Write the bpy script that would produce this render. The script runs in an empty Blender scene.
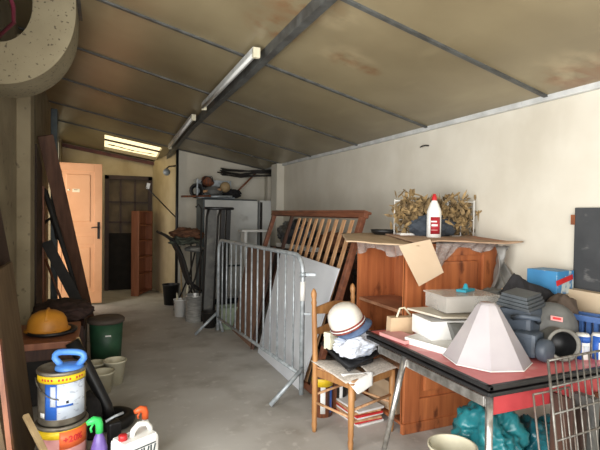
import bpy, bmesh, math, random
from mathutils import Vector, Matrix, Euler, noise
random.seed(7)
C = bpy.context.scene.collection
R = math.radians
PI = math.pi

# ---------------------------------------------------------------- materials
def _nt(name):
    m = bpy.data.materials.new(name); m.use_nodes = True
    nt = m.node_tree; b = nt.nodes['Principled BSDF']
    return m, nt, b
def mat(name, c1, c2=None, scale=8., rough=.6, metal=0., bump=.15, stretch=(1,1,1), detail=6., lo=.35, hi=.65, alpha=None, trans=0., coat=0., emit=None, es=1.):
    m, nt, b = _nt(name); N = nt.nodes; L = nt.links
    if c2 is None: c2 = tuple(x*.8 for x in c1)
    tc = N.new('ShaderNodeTexCoord'); mp = N.new('ShaderNodeMapping'); mp.inputs['Scale'].default_value = stretch
    L.new(tc.outputs['Object'], mp.inputs['Vector'])
    n = N.new('ShaderNodeTexNoise'); n.inputs['Scale'].default_value = scale; n.inputs['Detail'].default_value = detail
    L.new(mp.outputs['Vector'], n.inputs['Vector'])
    r = N.new('ShaderNodeValToRGB'); r.color_ramp.elements[0].position = lo; r.color_ramp.elements[1].position = hi
    r.color_ramp.elements[0].color = (*c1, 1); r.color_ramp.elements[1].color = (*c2, 1)
    L.new(n.outputs['Fac'], r.inputs['Fac']); L.new(r.outputs['Color'], b.inputs['Base Color'])
    b.inputs['Roughness'].default_value = rough; b.inputs['Metallic'].default_value = metal
    if coat: b.inputs['Coat Weight'].default_value = coat
    if alpha is not None: b.inputs['Alpha'].default_value = alpha
    if trans: b.inputs['Transmission Weight'].default_value = trans
    if emit: b.inputs['Emission Color'].default_value = (*emit, 1); b.inputs['Emission Strength'].default_value = es
    if bump:
        bp = N.new('ShaderNodeBump'); bp.inputs['Strength'].default_value = bump; bp.inputs['Distance'].default_value = .01
        L.new(n.outputs['Fac'], bp.inputs['Height']); L.new(bp.outputs['Normal'], b.inputs['Normal'])
    m['out'] = 0
    return m
def layer(m, color, scale=3., lo=.5, hi=.6, stretch=(1,1,1), spots=None, amount=1.):
    """mix a stain colour over a material's base colour; spots = [(x,y,z,radius)] limits it to those places"""
    nt = m.node_tree; N = nt.nodes; L = nt.links; b = N['Principled BSDF']
    src = b.inputs['Base Color'].links[0].from_socket
    tc = N.new('ShaderNodeTexCoord'); mp = N.new('ShaderNodeMapping'); mp.inputs['Scale'].default_value = stretch
    L.new(tc.outputs['Object'], mp.inputs['Vector'])
    n = N.new('ShaderNodeTexNoise'); n.inputs['Scale'].default_value = scale; n.inputs['Detail'].default_value = 8
    L.new(mp.outputs['Vector'], n.inputs['Vector'])
    r = N.new('ShaderNodeMapRange'); r.inputs['From Min'].default_value = lo; r.inputs['From Max'].default_value = hi; r.clamp = True
    L.new(n.outputs['Fac'], r.inputs['Value']); fac = r.outputs['Result']
    if spots:
        acc = None
        for (x, y, z, q) in spots:
            d = N.new('ShaderNodeVectorMath'); d.operation = 'DISTANCE'; d.inputs[1].default_value = (x, y, z)
            L.new(tc.outputs['Object'], d.inputs[0])
            s = N.new('ShaderNodeMapRange'); s.inputs['From Min'].default_value = q; s.inputs['From Max'].default_value = q*.35; s.clamp = True
            L.new(d.outputs['Value'], s.inputs['Value'])
            if acc is None: acc = s.outputs['Result']
            else:
                a = N.new('ShaderNodeMath'); a.operation = 'MAXIMUM'; L.new(acc, a.inputs[0]); L.new(s.outputs['Result'], a.inputs[1]); acc = a.outputs[0]
        mu = N.new('ShaderNodeMath'); mu.operation = 'MULTIPLY'; L.new(fac, mu.inputs[0]); L.new(acc, mu.inputs[1]); fac = mu.outputs[0]
    am = N.new('ShaderNodeMath'); am.operation = 'MULTIPLY'; am.inputs[1].default_value = amount; L.new(fac, am.inputs[0])
    mx = N.new('ShaderNodeMix'); mx.data_type = 'RGBA'
    L.new(am.outputs[0], mx.inputs[0]); L.new(src, mx.inputs[6]); mx.inputs[7].default_value = (*color, 1)
    L.new(mx.outputs[2], b.inputs['Base Color'])
    return m
def s2l(r, g, b): return tuple(((c/255.)/12.92 if c/255. <= .04045 else ((c/255.+.055)/1.055)**2.4) for c in (r, g, b))

M = {}
M['wall'] = layer(layer(mat('plaster_wall', s2l(214,209,195), s2l(204,198,183), 2.2, .92, bump=.2), s2l(176,168,150), 1.6, .52, .8, (1,1,.5), amount=.5), s2l(222,218,205), 5, .5, .8, amount=.35)
M['wallback'] = layer(mat('cream_wall', s2l(196,182,150), s2l(176,160,128), 2.5, .9), s2l(120,100,70), 2, .55, .75, (1,1,.4), amount=.6)
M['pier'] = layer(mat('rough_render_wall', s2l(150,138,112), s2l(128,116,92), 3, .95, bump=.5), s2l(80,68,52), 14, .62, .7, amount=.7)
M['floor'] = layer(layer(mat('concrete_floor', s2l(196,194,188), s2l(174,170,163), 1.3, .75, bump=.12), s2l(134,126,114), 2.2, .50, .72, amount=.7), s2l(210,208,202), 11, .6, .68, amount=.45)
M['ceil'] = mat('ceiling_board', s2l(140,128,100), s2l(124,112,86), 1.5, .34, bump=.05)
layer(M['ceil'], s2l(92,80,54), 1.1, .45, .8, (1,.5,1), amount=.5)
layer(M['ceil'], s2l(160,148,116), 2.5, .58, .8, (1.5,.4,1), amount=.5)
layer(M['ceil'], s2l(124,92,62), 7, .42, .58, spots=[(.97,2.35,2.6,.28),(.97,2.75,2.6,.22),(1.49,2.8,2.49,.0001+.13),(1.68,2.8,2.44,.1),(2.5,1.9,2.25,.22),(2.5,1.65,2.25,.2)])
layer(M['ceil'], s2l(176,160,128), 5, .45, .6, spots=[(1.5,2.8,2.49,.25),(1.2,2.35,2.55,.18),(2.45,1.8,2.27,.3)], amount=.5)
M['joist'] = mat('painted_joist', s2l(84,86,84), s2l(60,60,58), 12, .5)
M['redbeam'] = mat('red_brown_beam', s2l(110,60,50), s2l(80,42,36), 6, .6)
M['trimw'] = mat('white_trim', s2l(206,208,206), s2l(180,182,180), 9, .5)
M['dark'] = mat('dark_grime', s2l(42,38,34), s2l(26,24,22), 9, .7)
M['black'] = mat('black_plastic', s2l(30,30,31), s2l(20,20,21), 14, .45, bump=.05)
M['blackcloth'] = mat('black_cloth', s2l(38,36,38), s2l(24,23,25), 20, .9)
M['darkwood'] = mat('dark_wood', s2l(78,48,34), s2l(50,30,22), 5, .55, stretch=(6,6,.6))
M['brownwood'] = mat('brown_wood', s2l(134,84,56), s2l(104,62,40), 5, .5, stretch=(6,6,.6))
M['slat'] = mat('pale_slat_wood', s2l(206,164,122), s2l(176,130,92), 5, .6, stretch=(6,6,.6))
M['bedrail'] = mat('reddish_bed_rail', s2l(134,84,60), s2l(104,62,44), 5, .45, stretch=(6,1,6))
M['pine'] = layer(mat('orange_pine', s2l(186,112,66), s2l(148,82,48), 4, .42, stretch=(7,7,.5), coat=.15, lo=.3, hi=.7), s2l(84,40,24), 5, .60, .72, (2.4,2.4,1.0), amount=.85)
M['chairwood'] = mat('chair_wood', s2l(176,128,78), s2l(146,100,58), 6, .5, stretch=(6,6,.7))
M['cardboard'] = layer(mat('cardboard', s2l(196,172,142), s2l(180,154,124), 4, .9, bump=.1), s2l(140,112,84), 5, .6, .75, amount=.5)
M['paper'] = mat('white_paper', s2l(228,228,226), s2l(210,208,202), 6, .9, bump=.05)
M['news'] = mat('newsprint', s2l(222,214,202), s2l(176,168,158), 60, .95, stretch=(1,3,1), bump=0)
M['white'] = mat('white_plastic', s2l(236,236,232), s2l(220,220,215), 5, .4, bump=.03)
M['whiteboard'] = mat('white_board', s2l(226,230,234), s2l(210,214,220), 2, .5, bump=.02)
M['galv'] = mat('galvanised_steel', s2l(186,194,198), s2l(150,158,162), 22, .45, .35)
M['chrome'] = mat('chrome_steel', s2l(200,198,194), s2l(150,146,140), 26, .28, .85, bump=.05)
M['wire'] = mat('grey_wire', s2l(126,124,118), s2l(92,86,80), 30, .4, .6)
M['rustwire'] = mat('dull_rusty_wire', s2l(120,104,92), s2l(96,92,88), 30, .5, .5)
M['redform'] = layer(mat('pink_red_formica', s2l(206,112,112), s2l(190,96,98), 6, .4), s2l(220,176,168), 9, .56, .7, amount=.6)
M['red'] = mat('red_painted_apron', s2l(176,58,62), s2l(156,46,52), 7, .45)
M['cone'] = mat('translucent_shade', s2l(220,214,216), s2l(202,196,200), 3, .25, bump=.03, trans=.4, coat=.3)
M['bluegrey'] = mat('slate_blue_plastic', s2l(76,86,98), s2l(58,66,76), 12, .5)
M['greyplas'] = layer(mat('dusty_grey_plastic', s2l(104,104,100), s2l(84,84,82), 10, .6), s2l(150,144,132), 7, .58, .7, amount=.5)
M['blue'] = mat('blue_plastic', s2l(62,112,190), s2l(48,92,168), 8, .4)
M['skyblue'] = mat('light_blue_plastic', s2l(92,150,226), s2l(74,128,206), 10, .4)
M['cratebl'] = mat('crate_blue_plastic', s2l(70,104,160), s2l(52,84,136), 10, .5)
M['boxblue'] = layer(mat('printed_blue_box', s2l(64,134,180), s2l(58,116,164), 5, .5), s2l(190,196,190), 7, .56, .6, (3,1,1), amount=.9)
M['yellow'] = mat('yellow_print', s2l(232,200,40), s2l(220,184,30), 8, .45, bump=.02)
M['orange'] = mat('orange_plastic', s2l(238,112,60), s2l(220,96,48), 8, .4, bump=.02)
M['redpl'] = mat('red_plastic', s2l(206,50,52), s2l(180,36,40), 8, .4, bump=.02)
M['green'] = mat('bright_green_plastic', s2l(60,200,100), s2l(48,180,86), 8, .4, bump=.02)
M['purple'] = mat('purple_liquid_bottle', s2l(112,92,160), s2l(96,76,142), 8, .3, bump=.02)
M['dkgreen'] = mat('dark_green_plastic', s2l(46,88,60), s2l(36,70,50), 8, .5)
M['lid'] = mat('brown_grey_lid', s2l(92,80,70), s2l(72,62,54), 8, .7)
M['cream'] = mat('cream_plastic', s2l(222,216,190), s2l(200,194,168), 6, .5)
M['tin'] = mat('dull_tin', s2l(142,136,122), s2l(100,92,80), 14, .45, .5)
M['alu'] = mat('brushed_aluminium', s2l(216,216,212), s2l(176,176,172), 14, .35, .6, stretch=(1,1,6))
M['labelw'] = layer(mat('bucket_label', s2l(206,214,224), s2l(188,198,212), 10, .45, bump=0), s2l(120,130,150), 26, .6, .64, (1,1,2.5), amount=.5)
M['bluelab'] = mat('blue_label', s2l(44,98,184), s2l(36,84,168), 8, .45, bump=0)
M['doorpaint'] = mat('salmon_painted_door', s2l(226,170,126), s2l(216,158,114), 3, .45, bump=.03)
M['oldglass'] = mat('dusty_pane', s2l(104,90,68), s2l(78,66,50), 5, .7, bump=.1)
M['frame_dk'] = mat('dark_brown_frame', s2l(62,42,32), s2l(44,30,24), 6, .6)
M['teal'] = mat('teal_plastic_bag', s2l(44,130,136), s2l(30,104,112), 6, .3, bump=.3)
M['clear'] = mat('clear_dusty_plastic', s2l(206,202,194), s2l(188,184,176), 6, .2, bump=.1, alpha=.42)
M['film'] = mat('crinkled_clear_film', s2l(206,200,194), s2l(160,152,146), 9, .15, bump=.8, alpha=.38, stretch=(1,1,3))
M['shelfwood'] = mat('orange_brown_shelf_wood', s2l(158,100,70), s2l(134,82,56), 4, .5, stretch=(6,6,.6))
M['leaf'] = mat('dried_leaves', s2l(176,148,102), s2l(84,68,46), 14, .85)
M['slate'] = layer(mat('blackboard_slate', s2l(66,68,70), s2l(54,56,58), 5, .75, bump=.03), s2l(120,120,118), 6, .64, .7, (1,1,2), amount=.5)
M['sign'] = mat('pale_sign', s2l(240,230,200), s2l(228,214,180), 5, .5, bump=0)
M['skin_hat'] = layer(mat('yellow_helmet', s2l(212,146,48), s2l(190,124,36), 6, .5), s2l(120,80,34), 5, .6, .75, amount=.6)
M['denim'] = mat('blue_cloth', s2l(92,112,142), s2l(72,90,120), 20, .9)
M['redband'] = mat('red_brown_band', s2l(140,62,50), s2l(90,46,44), 20, .8)
M['brownrag'] = mat('brown_blanket', s2l(128,86,60), s2l(90,60,44), 12, .95)
M['greenrag'] = mat('grey_green_blanket', s2l(82,88,76), s2l(58,62,54), 12, .95)
M['cushion'] = mat('grey_cushion', s2l(140,140,134), s2l(112,112,108), 12, .95)
M['bagwhite'] = layer(mat('thin_white_bag', s2l(226,230,238), s2l(200,208,222), 9, .35, bump=.4), s2l(150,176,214), 6, .6, .66, amount=.5)
M['dirtywood'] = mat('pale_stick_wood', s2l(180,156,116), s2l(150,126,90), 8, .7)
M['mint'] = mat('pale_green_plastic', s2l(150,164,140), s2l(126,142,120), 6, .5)
M['fridge'] = layer(mat('grey_white_enamel', s2l(214,216,212), s2l(196,198,196), 3, .45, bump=.02), s2l(120,116,108), 4, .6, .75, amount=.5)
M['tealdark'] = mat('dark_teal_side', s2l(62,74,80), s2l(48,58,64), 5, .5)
M['hardboard'] = mat('brown_hardboard', s2l(142,110,90), s2l(122,92,74), 3, .7)
M['purplecable'] = mat('dark_red_cable', s2l(110,36,56), s2l(84,26,42), 8, .5)
M['pink'] = mat('pink_sheet', s2l(206,150,146), s2l(190,132,130), 8, .7)
M['rust'] = mat('rusty_drips', s2l(150,84,44), s2l(70,54,48), 12, .7, stretch=(3,3,.4))
M['tealpl'] = mat('bright_teal_plastic', s2l(40,150,170), s2l(30,130,150), 8, .4, bump=0)

# ---------------------------------------------------------------- mesh building
class MB:
    def __init__(s): s.bm = bmesh.new(); s.smooth = False
    def _add(s, verts, faces, mi=0):
        vs = [s.bm.verts.new(v) for v in verts]
        for f in faces:
            try: fc = s.bm.faces.new([vs[i] for i in f]); fc.material_index = mi
            except ValueError: pass
        return vs
    def box(s, c, size, rot=None, bev=0., mi=0):
        hx, hy, hz = size[0]/2, size[1]/2, size[2]/2
        if bev > 0:
            t = bmesh.new(); bmesh.ops.create_cube(t, size=1.)
            for v in t.verts: v.co = Vector((v.co.x*size[0], v.co.y*size[1], v.co.z*size[2]))
            bmesh.ops.bevel(t, geom=list(t.edges), offset=bev, segments=2, profile=.6, affect='EDGES')
            vs = [v.co.copy() for v in t.verts]; t.verts.index_update(); fs = [[v.index for v in f.verts] for f in t.faces]; t.free()
        else:
            vs = [Vector((x, y, z)) for x in (-hx, hx) for y in (-hy, hy) for z in (-hz, hz)]
            fs = [(0,1,3,2),(4,6,7,5),(0,4,5,1),(2,3,7,6),(0,2,6,4),(1,5,7,3)]
        m = Matrix.Translation(Vector(c))
        if rot is not None: m = m @ (Euler(rot).to_matrix().to_4x4() if not isinstance(rot, Matrix) else rot.to_4x4())
        s._add([m @ v for v in vs], fs, mi); return s
    def beam(s, a, b, w, t, up=(0,0,1), bev=0., mi=0):
        """box from a to b, w wide across, t thick along 'up'"""
        a = Vector(a); b = Vector(b); d = (b-a); L = d.length; x = d.normalized()
        u = Vector(up); y = u.cross(x)
        if y.length < 1e-4: y = Vector((1,0,0)).cross(x)
        y.normalize(); z = x.cross(y)
        return s.box((a+b)/2, (L, w, t), Matrix((x, y, z)).transposed(), bev, mi)
    def tube(s, pts, r, n=8, cap=True, mi=0):
        pts = [Vector(p) for p in pts]; rings = []; k = len(pts)
        rr = r if isinstance(r, (list, tuple)) else [r]*k
        prev = None
        for i, p in enumerate(pts):
            d = (pts[min(i+1, k-1)] - pts[max(i-1, 0)]).normalized()
            if prev is None:
                a = Vector((0,0,1)) if abs(d.z) < .9 else Vector((1,0,0)); u = d.cross(a).normalized()
            else:
                u = prev - d*prev.dot(d); u.normalize()
            prev = u; w = d.cross(u)
            rings.append([s.bm.verts.new(p + (u*math.cos(2*PI*j/n) + w*math.sin(2*PI*j/n))*rr[i]) for j in range(n)])
        for i in range(k-1):
            for j in range(n):
                f = s.bm.faces.new((rings[i][j], rings[i][(j+1)%n], rings[i+1][(j+1)%n], rings[i+1][j])); f.smooth = True; f.material_index = mi
        if cap:
            for q in (rings[0][::-1], rings[-1]):
                f = s.bm.faces.new(q); f.material_index = mi
        return s
    def lathe(s, prof, c=(0,0,0), n=24, rot=None, sx=1., sy=1., smooth=True, mi=0, a0=0.):
        c = Vector(c); rm = rot.to_3x3() if isinstance(rot, Matrix) else (Euler(rot).to_matrix() if rot is not None else Matrix.Identity(3))
        rings = []
        for (r, z) in prof:
            if r < 1e-5: rings.append([s.bm.verts.new(c + rm @ Vector((0,0,z)))])
            else: rings.append([s.bm.verts.new(c + rm @ Vector((r*sx*math.cos(a0+2*PI*j/n), r*sy*math.sin(a0+2*PI*j/n), z))) for j in range(n)])
        for a, b in zip(rings, rings[1:]):
            for j in range(n):
                k = (j+1) % n
                if len(a) == 1 and len(b) == 1: continue
                if len(a) == 1: q = (a[0], b[j], b[k])
                elif len(b) == 1: q = (a[j], b[0], a[k])
                else: q = (a[j], b[j], b[k], a[k])
                f = s.bm.faces.new(q); f.smooth = smooth; f.material_index = mi
        return s
    def poly(s, pts, off, mi=0):
        """closed outline extruded by vector off"""
        o = Vector(off); n = len(pts); a = [Vector(p) for p in pts]
        vs = [s.bm.verts.new(p) for p in a] + [s.bm.verts.new(p+o) for p in a]
        fs = [tuple(range(n))[::-1], tuple(range(n, 2*n))] + [(i, (i+1)%n, n+(i+1)%n, n+i) for i in range(n)]
        for f in fs:
            fc = s.bm.faces.new([vs[i] for i in f]); fc.material_index = mi
        return s
    def sheet(s, fn, nu, nv, th=0., mi=0, smooth=True):
        g = [[s.bm.verts.new(fn(i/nu, j/nv)) for j in range(nv+1)] for i in range(nu+1)]
        for i in range(nu):
            for j in range(nv):
                f = s.bm.faces.new((g[i][j], g[i+1][j], g[i+1][j+1], g[i][j+1])); f.smooth = smooth; f.material_index = mi
        s.th = th
        return s
    def blob(s, c, size, amp=.15, freq=2., seed=0, flat=None, sub=4, rotz=0., mi=0, sharp=False):
        t = bmesh.new(); bmesh.ops.create_icosphere(t, subdivisions=sub, radius=1.)
        rm = Matrix.Rotation(rotz, 3, 'Z')
        for v in t.verts:
            p = v.co.copy(); q = p*freq + Vector((seed*7.3, seed*3.1, seed*1.7))
            d = noise.noise(q) + .5*noise.noise(q*2.3)
            if sharp: d = (.42 - 1.1*abs(noise.noise(q*.8)) - .8*abs(noise.noise(q*1.9+Vector((3,1,2)))) - .35*abs(noise.noise(q*4.5)))*.75
            p *= 1 + amp*d*2
            if flat is not None and p.z < flat: p.z = flat + (p.z-flat)*.03
            v.co = Vector(c) + rm @ Vector((p.x*size[0], p.y*size[1], p.z*size[2]))
        t.verts.index_update()
        vs = [v.co.copy() for v in t.verts]; fs = [[v.index for v in f.verts] for f in t.faces]; t.free()
        nv = [s.bm.verts.new(v) for v in vs]
        for f in fs:
            fc = s.bm.faces.new([nv[i] for i in f]); fc.smooth = True; fc.material_index = mi
        return s

def link(name, mb, m, parent=None, loc=None, label=None, world=True, solid=0.):
    """turn a mesh builder into ONE object; geometry given in world coordinates"""
    bm = mb.bm; bmesh.ops.recalc_face_normals(bm, faces=bm.faces)
    if parent is not None:
        if world: bmesh.ops.transform(bm, matrix=parent_world(parent).inverted(), verts=bm.verts)
    elif loc is None and len(bm.verts):
        xs = [v.co.x for v in bm.verts]; ys = [v.co.y for v in bm.verts]; zs = [v.co.z for v in bm.verts]
        loc = ((min(xs)+max(xs))/2, (min(ys)+max(ys))/2, min(zs))
        bmesh.ops.translate(bm, vec=-Vector(loc), verts=bm.verts)
    me = bpy.data.meshes.new(name); bm.to_mesh(me); bm.free()
    for k in (m if isinstance(m, (list, tuple)) else [m]): me.materials.append(k)
    o = bpy.data.objects.new(name, me); C.objects.link(o)
    if parent is not None: o.parent = parent
    else: o.location = loc
    if solid:
        sm = o.modifiers.new('thickness', 'SOLIDIFY'); sm.thickness = solid; sm.offset = 0
    if label: o['label'] = label
    return o
def parent_world(p):
    m = Matrix.Translation(p.location) @ p.rotation_euler.to_matrix().to_4x4()
    return m if p.parent is None else parent_world(p.parent) @ m
def tag(o, label, cat, group=None, kind=None):
    o['label'] = label; o['category'] = cat
    if group: o['group'] = group
    if kind: o['kind'] = kind
    return o
def thing(name, label, cat, loc=(0,0,0), rotz=0., group=None):
    o = bpy.data.objects.new(name, None); C.objects.link(o); o.empty_display_size = .1
    o.location = loc; o.rotation_euler = (0, 0, rotz)
    return tag(o, label, cat, group)
def struct(name, mb, m, label=None, parent=None, solid=0.):
    """setting: world-space mesh with origin at zero so material coordinates are world coordinates"""
    o = link(name, mb, m, parent, loc=(0,0,0), solid=solid)
    if parent is None: o['kind'] = 'structure'
    if label: o['label'] = label
    return o
def text_mesh(name, txt, size, mtx, m, parent, bold=0.0, ext=.0008, align='CENTER'):
    cu = bpy.data.curves.new(name, 'FONT'); cu.body = txt; cu.size = size; cu.extrude = ext; cu.offset = bold
    cu.align_x = align; cu.align_y = 'CENTER'
    t = bpy.data.objects.new(name+'_tmp', cu); C.objects.link(t)
    dg = bpy.context.evaluated_depsgraph_get(); me = bpy.data.meshes.new_from_object(t.evaluated_get(dg))
    bpy.data.objects.remove(t)
    me.materials.clear(); me.materials.append(m)
    me.transform(parent_world(parent).inverted() @ mtx)
    o = bpy.data.objects.new(name, me); C.objects.link(o); o.parent = parent
    return o
def face_mtx(pos, n, up=(0,0,1)):
    n = Vector(n).normalized(); u = Vector(up); x = u.cross(n).normalized(); y = n.cross(x)
    m = Matrix((x, y, n)).transposed().to_4x4(); m.translation = Vector(pos); return m
def V(*a): return Vector(a)
def axis_rot(d): return Vector(d).to_track_quat('Z', 'Y').to_matrix()
def lerp(a, b, t): return Vector(a)*(1-t) + Vector(b)*t

# ---------------------------------------------------------------- the shell
XL, XR, YB, YM = -.66, 2.64, 9.2, 7.9
def roof_z(x, y):
    zs = [(-3, 2.828, .229), (5, 2.828, .229), (6, 2.82, .222), (7, 2.75, .195), (8, 2.66, .17), (9.2, 2.53, .157), (12, 2.4, .157)]
    for (y0, a0, k0), (y1, a1, k1) in zip(zs, zs[1:]):
        if y <= y1:
            t = (y-y0)/(y1-y0); a = a0+(a1-a0)*t; k = k0+(k1-k0)*t; return a-k*x
    return 2.4
b = MB(); b.box((.9, 3.9, -.05), (6.2, 11, .1)); struct('floor', b, M['floor'])
# ceiling with a hole for the skylight
SK = (.02, .90, 8.02, 9.04)
b = MB()
xs = [XL-.1, SK[0], SK[1], 1.05, 2.0, XR+.1]; ys = [-1.7, 0, 2, 4, 5, 5.5, 6, 6.5, 7, 7.5, SK[2], SK[3], YB+.1]
for i in range(len(xs)-1):
    for j in range(len(ys)-1):
        if xs[i] == SK[0] and ys[j] == SK[2]: continue
        q = [(xs[i], ys[j]), (xs[i+1], ys[j]), (xs[i+1], ys[j+1]), (xs[i], ys[j+1])]
        lo = [V(x, y, roof_z(x, y)) for x, y in q]
        b._add(lo + [p+V(0,0,.06) for p in lo], [(0,1,2,3),(4,5,6,7),(0,1,5,4),(1,2,6,5),(2,3,7,6),(3,0,4,7)])
struct('ceiling', b, M['ceil'])
for k, y in enumerate([-.24, .96, 2.16, 3.355, 4.565, 5.82, 6.95, 7.80]):
    b = MB(); x1 = XR if y < 7.9 else 1.1
    for xa, xb in ((XL, 1.05), (1.05, x1)):
        b.beam((xa, y, roof_z(xa, y)-.006), (xb, y, roof_z(xb, y)-.006), .03, .014)
    struct('trim_%d' % (k+1), b, M['joist'], 'grey joint strip between ceiling boards')
b = MB(); pts = [-1.6, 1, 3, 5, 6, 7, 8, 9.15]
for a, c in zip(pts, pts[1:]):
    b.beam((1.05, a, roof_z(1.05, a)-.03), (1.05, c, roof_z(1.05, c)-.03), .055, .07)
struct('trim_9', b, M['joist'], 'long grey joist under the ceiling boards')
b = MB()
for k in range(12):
    a, c = -1.6+k*.79, -1.6+(k+1)*.79
    b.beam((XR-.02, a, roof_z(XR, a)+.0), (XR-.02, c, roof_z(XR, c)+.0), .035, .055, bev=.006)
struct('trim_10', b, M['trimw'], 'white trim strip along the top of the right wall')
# right wall and its pilaster
b = MB(); b.poly([(XR, -1.7, 0), (XR, YM+.1, 0), (XR, YM+.1, roof_z(XR, YM)+.02), (XR, 6, roof_z(XR, 6)+.02), (XR, -1.7, roof_z(XR, 0)+.02)], (.12, 0, 0))
b.box((XR-.05, 7.06, 1.12), (.14, .26, 2.24)); b.box((XR-.03, 7.6, 1.1), (.06, .1, 2.2))
struct('wall_right', b, M['wall'])
b = MB(); b.poly([(1.15, YM, 0), (XR, YM, 0), (XR, YM, roof_z(XR, YM)+.02), (1.15, YM, roof_z(1.15, YM)+.02)], (0, .1, 0))
struct('wall_middle', b, M['wall'])
b = MB(); b.poly([(1.15, YM+.1, 0), (1.15, YM, 0), (.86, YB, 0), (.96, YB, 0)], (0, 0, 2.6))
struct('wall_passage', b, M['wallback'])
b = MB()
DX0, DX1, DZ = .03, .85, 2.10
b.poly([(XL, YB, 0), (DX0, YB, 0), (DX0, YB, DZ), (XL, YB, DZ)], (0, .1, 0)); b.poly([(DX1, YB, 0), (1.0, YB, 0), (1.0, YB, DZ), (DX1, YB, DZ)], (0, .1, 0))
b.poly([(XL, YB, DZ), (1.0, YB, DZ), (1.0, YB, 2.45), (XL, YB, 2.72)], (0, .1, 0))
struct('wall_back', b, M['wallback'])
b = MB(); b.beam((XL, YB-.03, roof_z(XL, YB)-.04), (.95, YB-.03, roof_z(.95, YB)-.04), .06, .06)
struct('trim_11', b, M['redbeam'], 'red brown beam above the back wall')
# left wall: open garage side near the camera, doorway at the far end, window beyond it
b = MB(); T = .14
def lw(y0, y1, z0, z1=None):
    pts = [(XL, y0, z0), (XL, y1, z0)]
    if z1 is None: pts += [(XL, y1, roof_z(XL, y1)+.03), (XL, y0, roof_z(XL, y0)+.03)]
    else: pts += [(XL, y1, z1), (XL, y0, z1)]
    b.poly(pts, (-T, 0, 0))
lw(2.3, 4.75, 0); lw(-1.7, 2.3, 2.35)
b.box((XL+.05, 4.62, 1.45), (.1, .26, 2.9)) 
struct('wall_left', b, M['pier'])
b = MB(); lw(4.75, 6.95, 0); lw(6.95, 7.88, 2.15); lw(7.88, 7.98, 0); lw(7.98, 8.95, 0, 1.2); lw(8.95, YB+.1, 0)
struct('wall_left_far', b, M['pier'])
b = MB(); b.poly([(XL-.1, -1.6, 2.35), (XR, -1.6, 2.35), (XR, -1.6, 2.3), (XR, -1.6, 2.26), (XL-.1, -1.6, 2.95)], (0, -.1, 0)) if False else b.poly([(XL-.1, -1.55, 2.3), (XR-.2, -1.55, 2.3), (XL-.1, -1.55, 2.95)], (0, -.1, 0)); b.box((XL+.0, -1.6, 1.15), (.2, .1, 2.3)); struct('wall_front', b, M['wall'])
# window_1 skylight
o = MB(); z = lambda x, y: roof_z(x, y)+.055
w1 = MB()
w1.poly([(SK[0]-.03, SK[2]-.03, z(SK[0], SK[2])), (SK[1]+.03, SK[2]-.03, z(SK[1], SK[2])), (SK[1]+.03, SK[3]+.03, z(SK[1], SK[3])), (SK[0]-.03, SK[3]+.03, z(SK[0], SK[3]))], (0, 0, .008))
M['skyglass'] = mat('lit_skylight_sheet', s2l(250,236,190), s2l(240,222,170), 4, .4, bump=0, emit=s2l(252,232,180), es=1.5)
layer(M['skyglass'], s2l(150,120,70), 5, .5, .62, (1,5,1))
w = struct('window_1', w1, M['skyglass'], 'bright weathered skylight')
d = MB()
random.seed(3)
for k in range(3):
    y0 = SK[2] + .12 + k*.34
    def fn(u, v, y0=y0, k=k):
        x = SK[0]+.05+u*(SK[1]-SK[0]-.1); y = y0 + (v-.5)*(.01+.10*abs(noise.noise(V(u*5+k*9, 1, 0)))) + .03*math.sin(u*7+k*2)
        return V(x, y, roof_z(x, y)+.045)
    d.sheet(fn, 24, 2)
link('dead_leaf_litter', d, M['dark'], w, solid=.006)
d = MB(); d.beam((SK[0], SK[2]+.4, z(SK[0], SK[2]+.4)-.03), (SK[1], SK[2]+.4, z(SK[1], SK[2]+.4)-.03), .02, .03)
link('glazing_bar', d, M['frame_dk'], w)
# window_2 on the far left wall
d = MB()
for y in (8.0, 8.47, 8.93): d.box((XL-.06, y, 1.93), (.06, .05, 1.46))
d.box((XL-.06, 8.465, 1.22), (.06, .95, .05)); d.box((XL-.06, 8.465, 2.62), (.06, .95, .05)); d.box((XL-.06, 8.465, 2.25), (.05, .95, .03))
w = struct('window_2', d, M['trimw'], 'white framed side window')
d = MB(); d.box((XL-.09, 8.465, 1.92), (.006, .92, 1.4))
link('pane', d, mat('daylit_pane', s2l(240,232,200), s2l(230,220,186), 2, .3, bump=0, emit=s2l(250,236,196), es=.9), w)
# door_1: dark glazed back door
d = MB(); yb = YB+.0
d.box(((DX0+DX1)/2, yb, DZ-.03), (DX1-DX0, .08, .07)); d.box((DX0+.035, yb, DZ/2), (.07, .08, DZ)); d.box((DX1-.035, yb, DZ/2), (.07, .08, DZ))
w = struct('door_1', d, M['frame_dk'], 'dark brown glazed back door')
d = MB(); d.box((.44, yb+.02, .5), (.70, .04, 1.0)); d.box((.44, yb+.02, 1.02), (.70, .05, .06)); link('lower_panel', d, mat('matt_black_panel', s2l(34,31,28), s2l(24,22,20), 9, .95), w)
d = MB(); d.box((.44, yb+.03, 1.55), (.70, .012, 1.0)); link('window_pane', d, M['oldglass'], w)
d = MB()
for x in (.30, .55): d.box((x, yb+.01, 1.55), (.03, .03, 1.0))
for z0 in (1.25, 1.62): d.box((.44, yb+.01, z0), (.70, .03, .028))
link('glazing_bar', d, M['frame_dk'], w)
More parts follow.
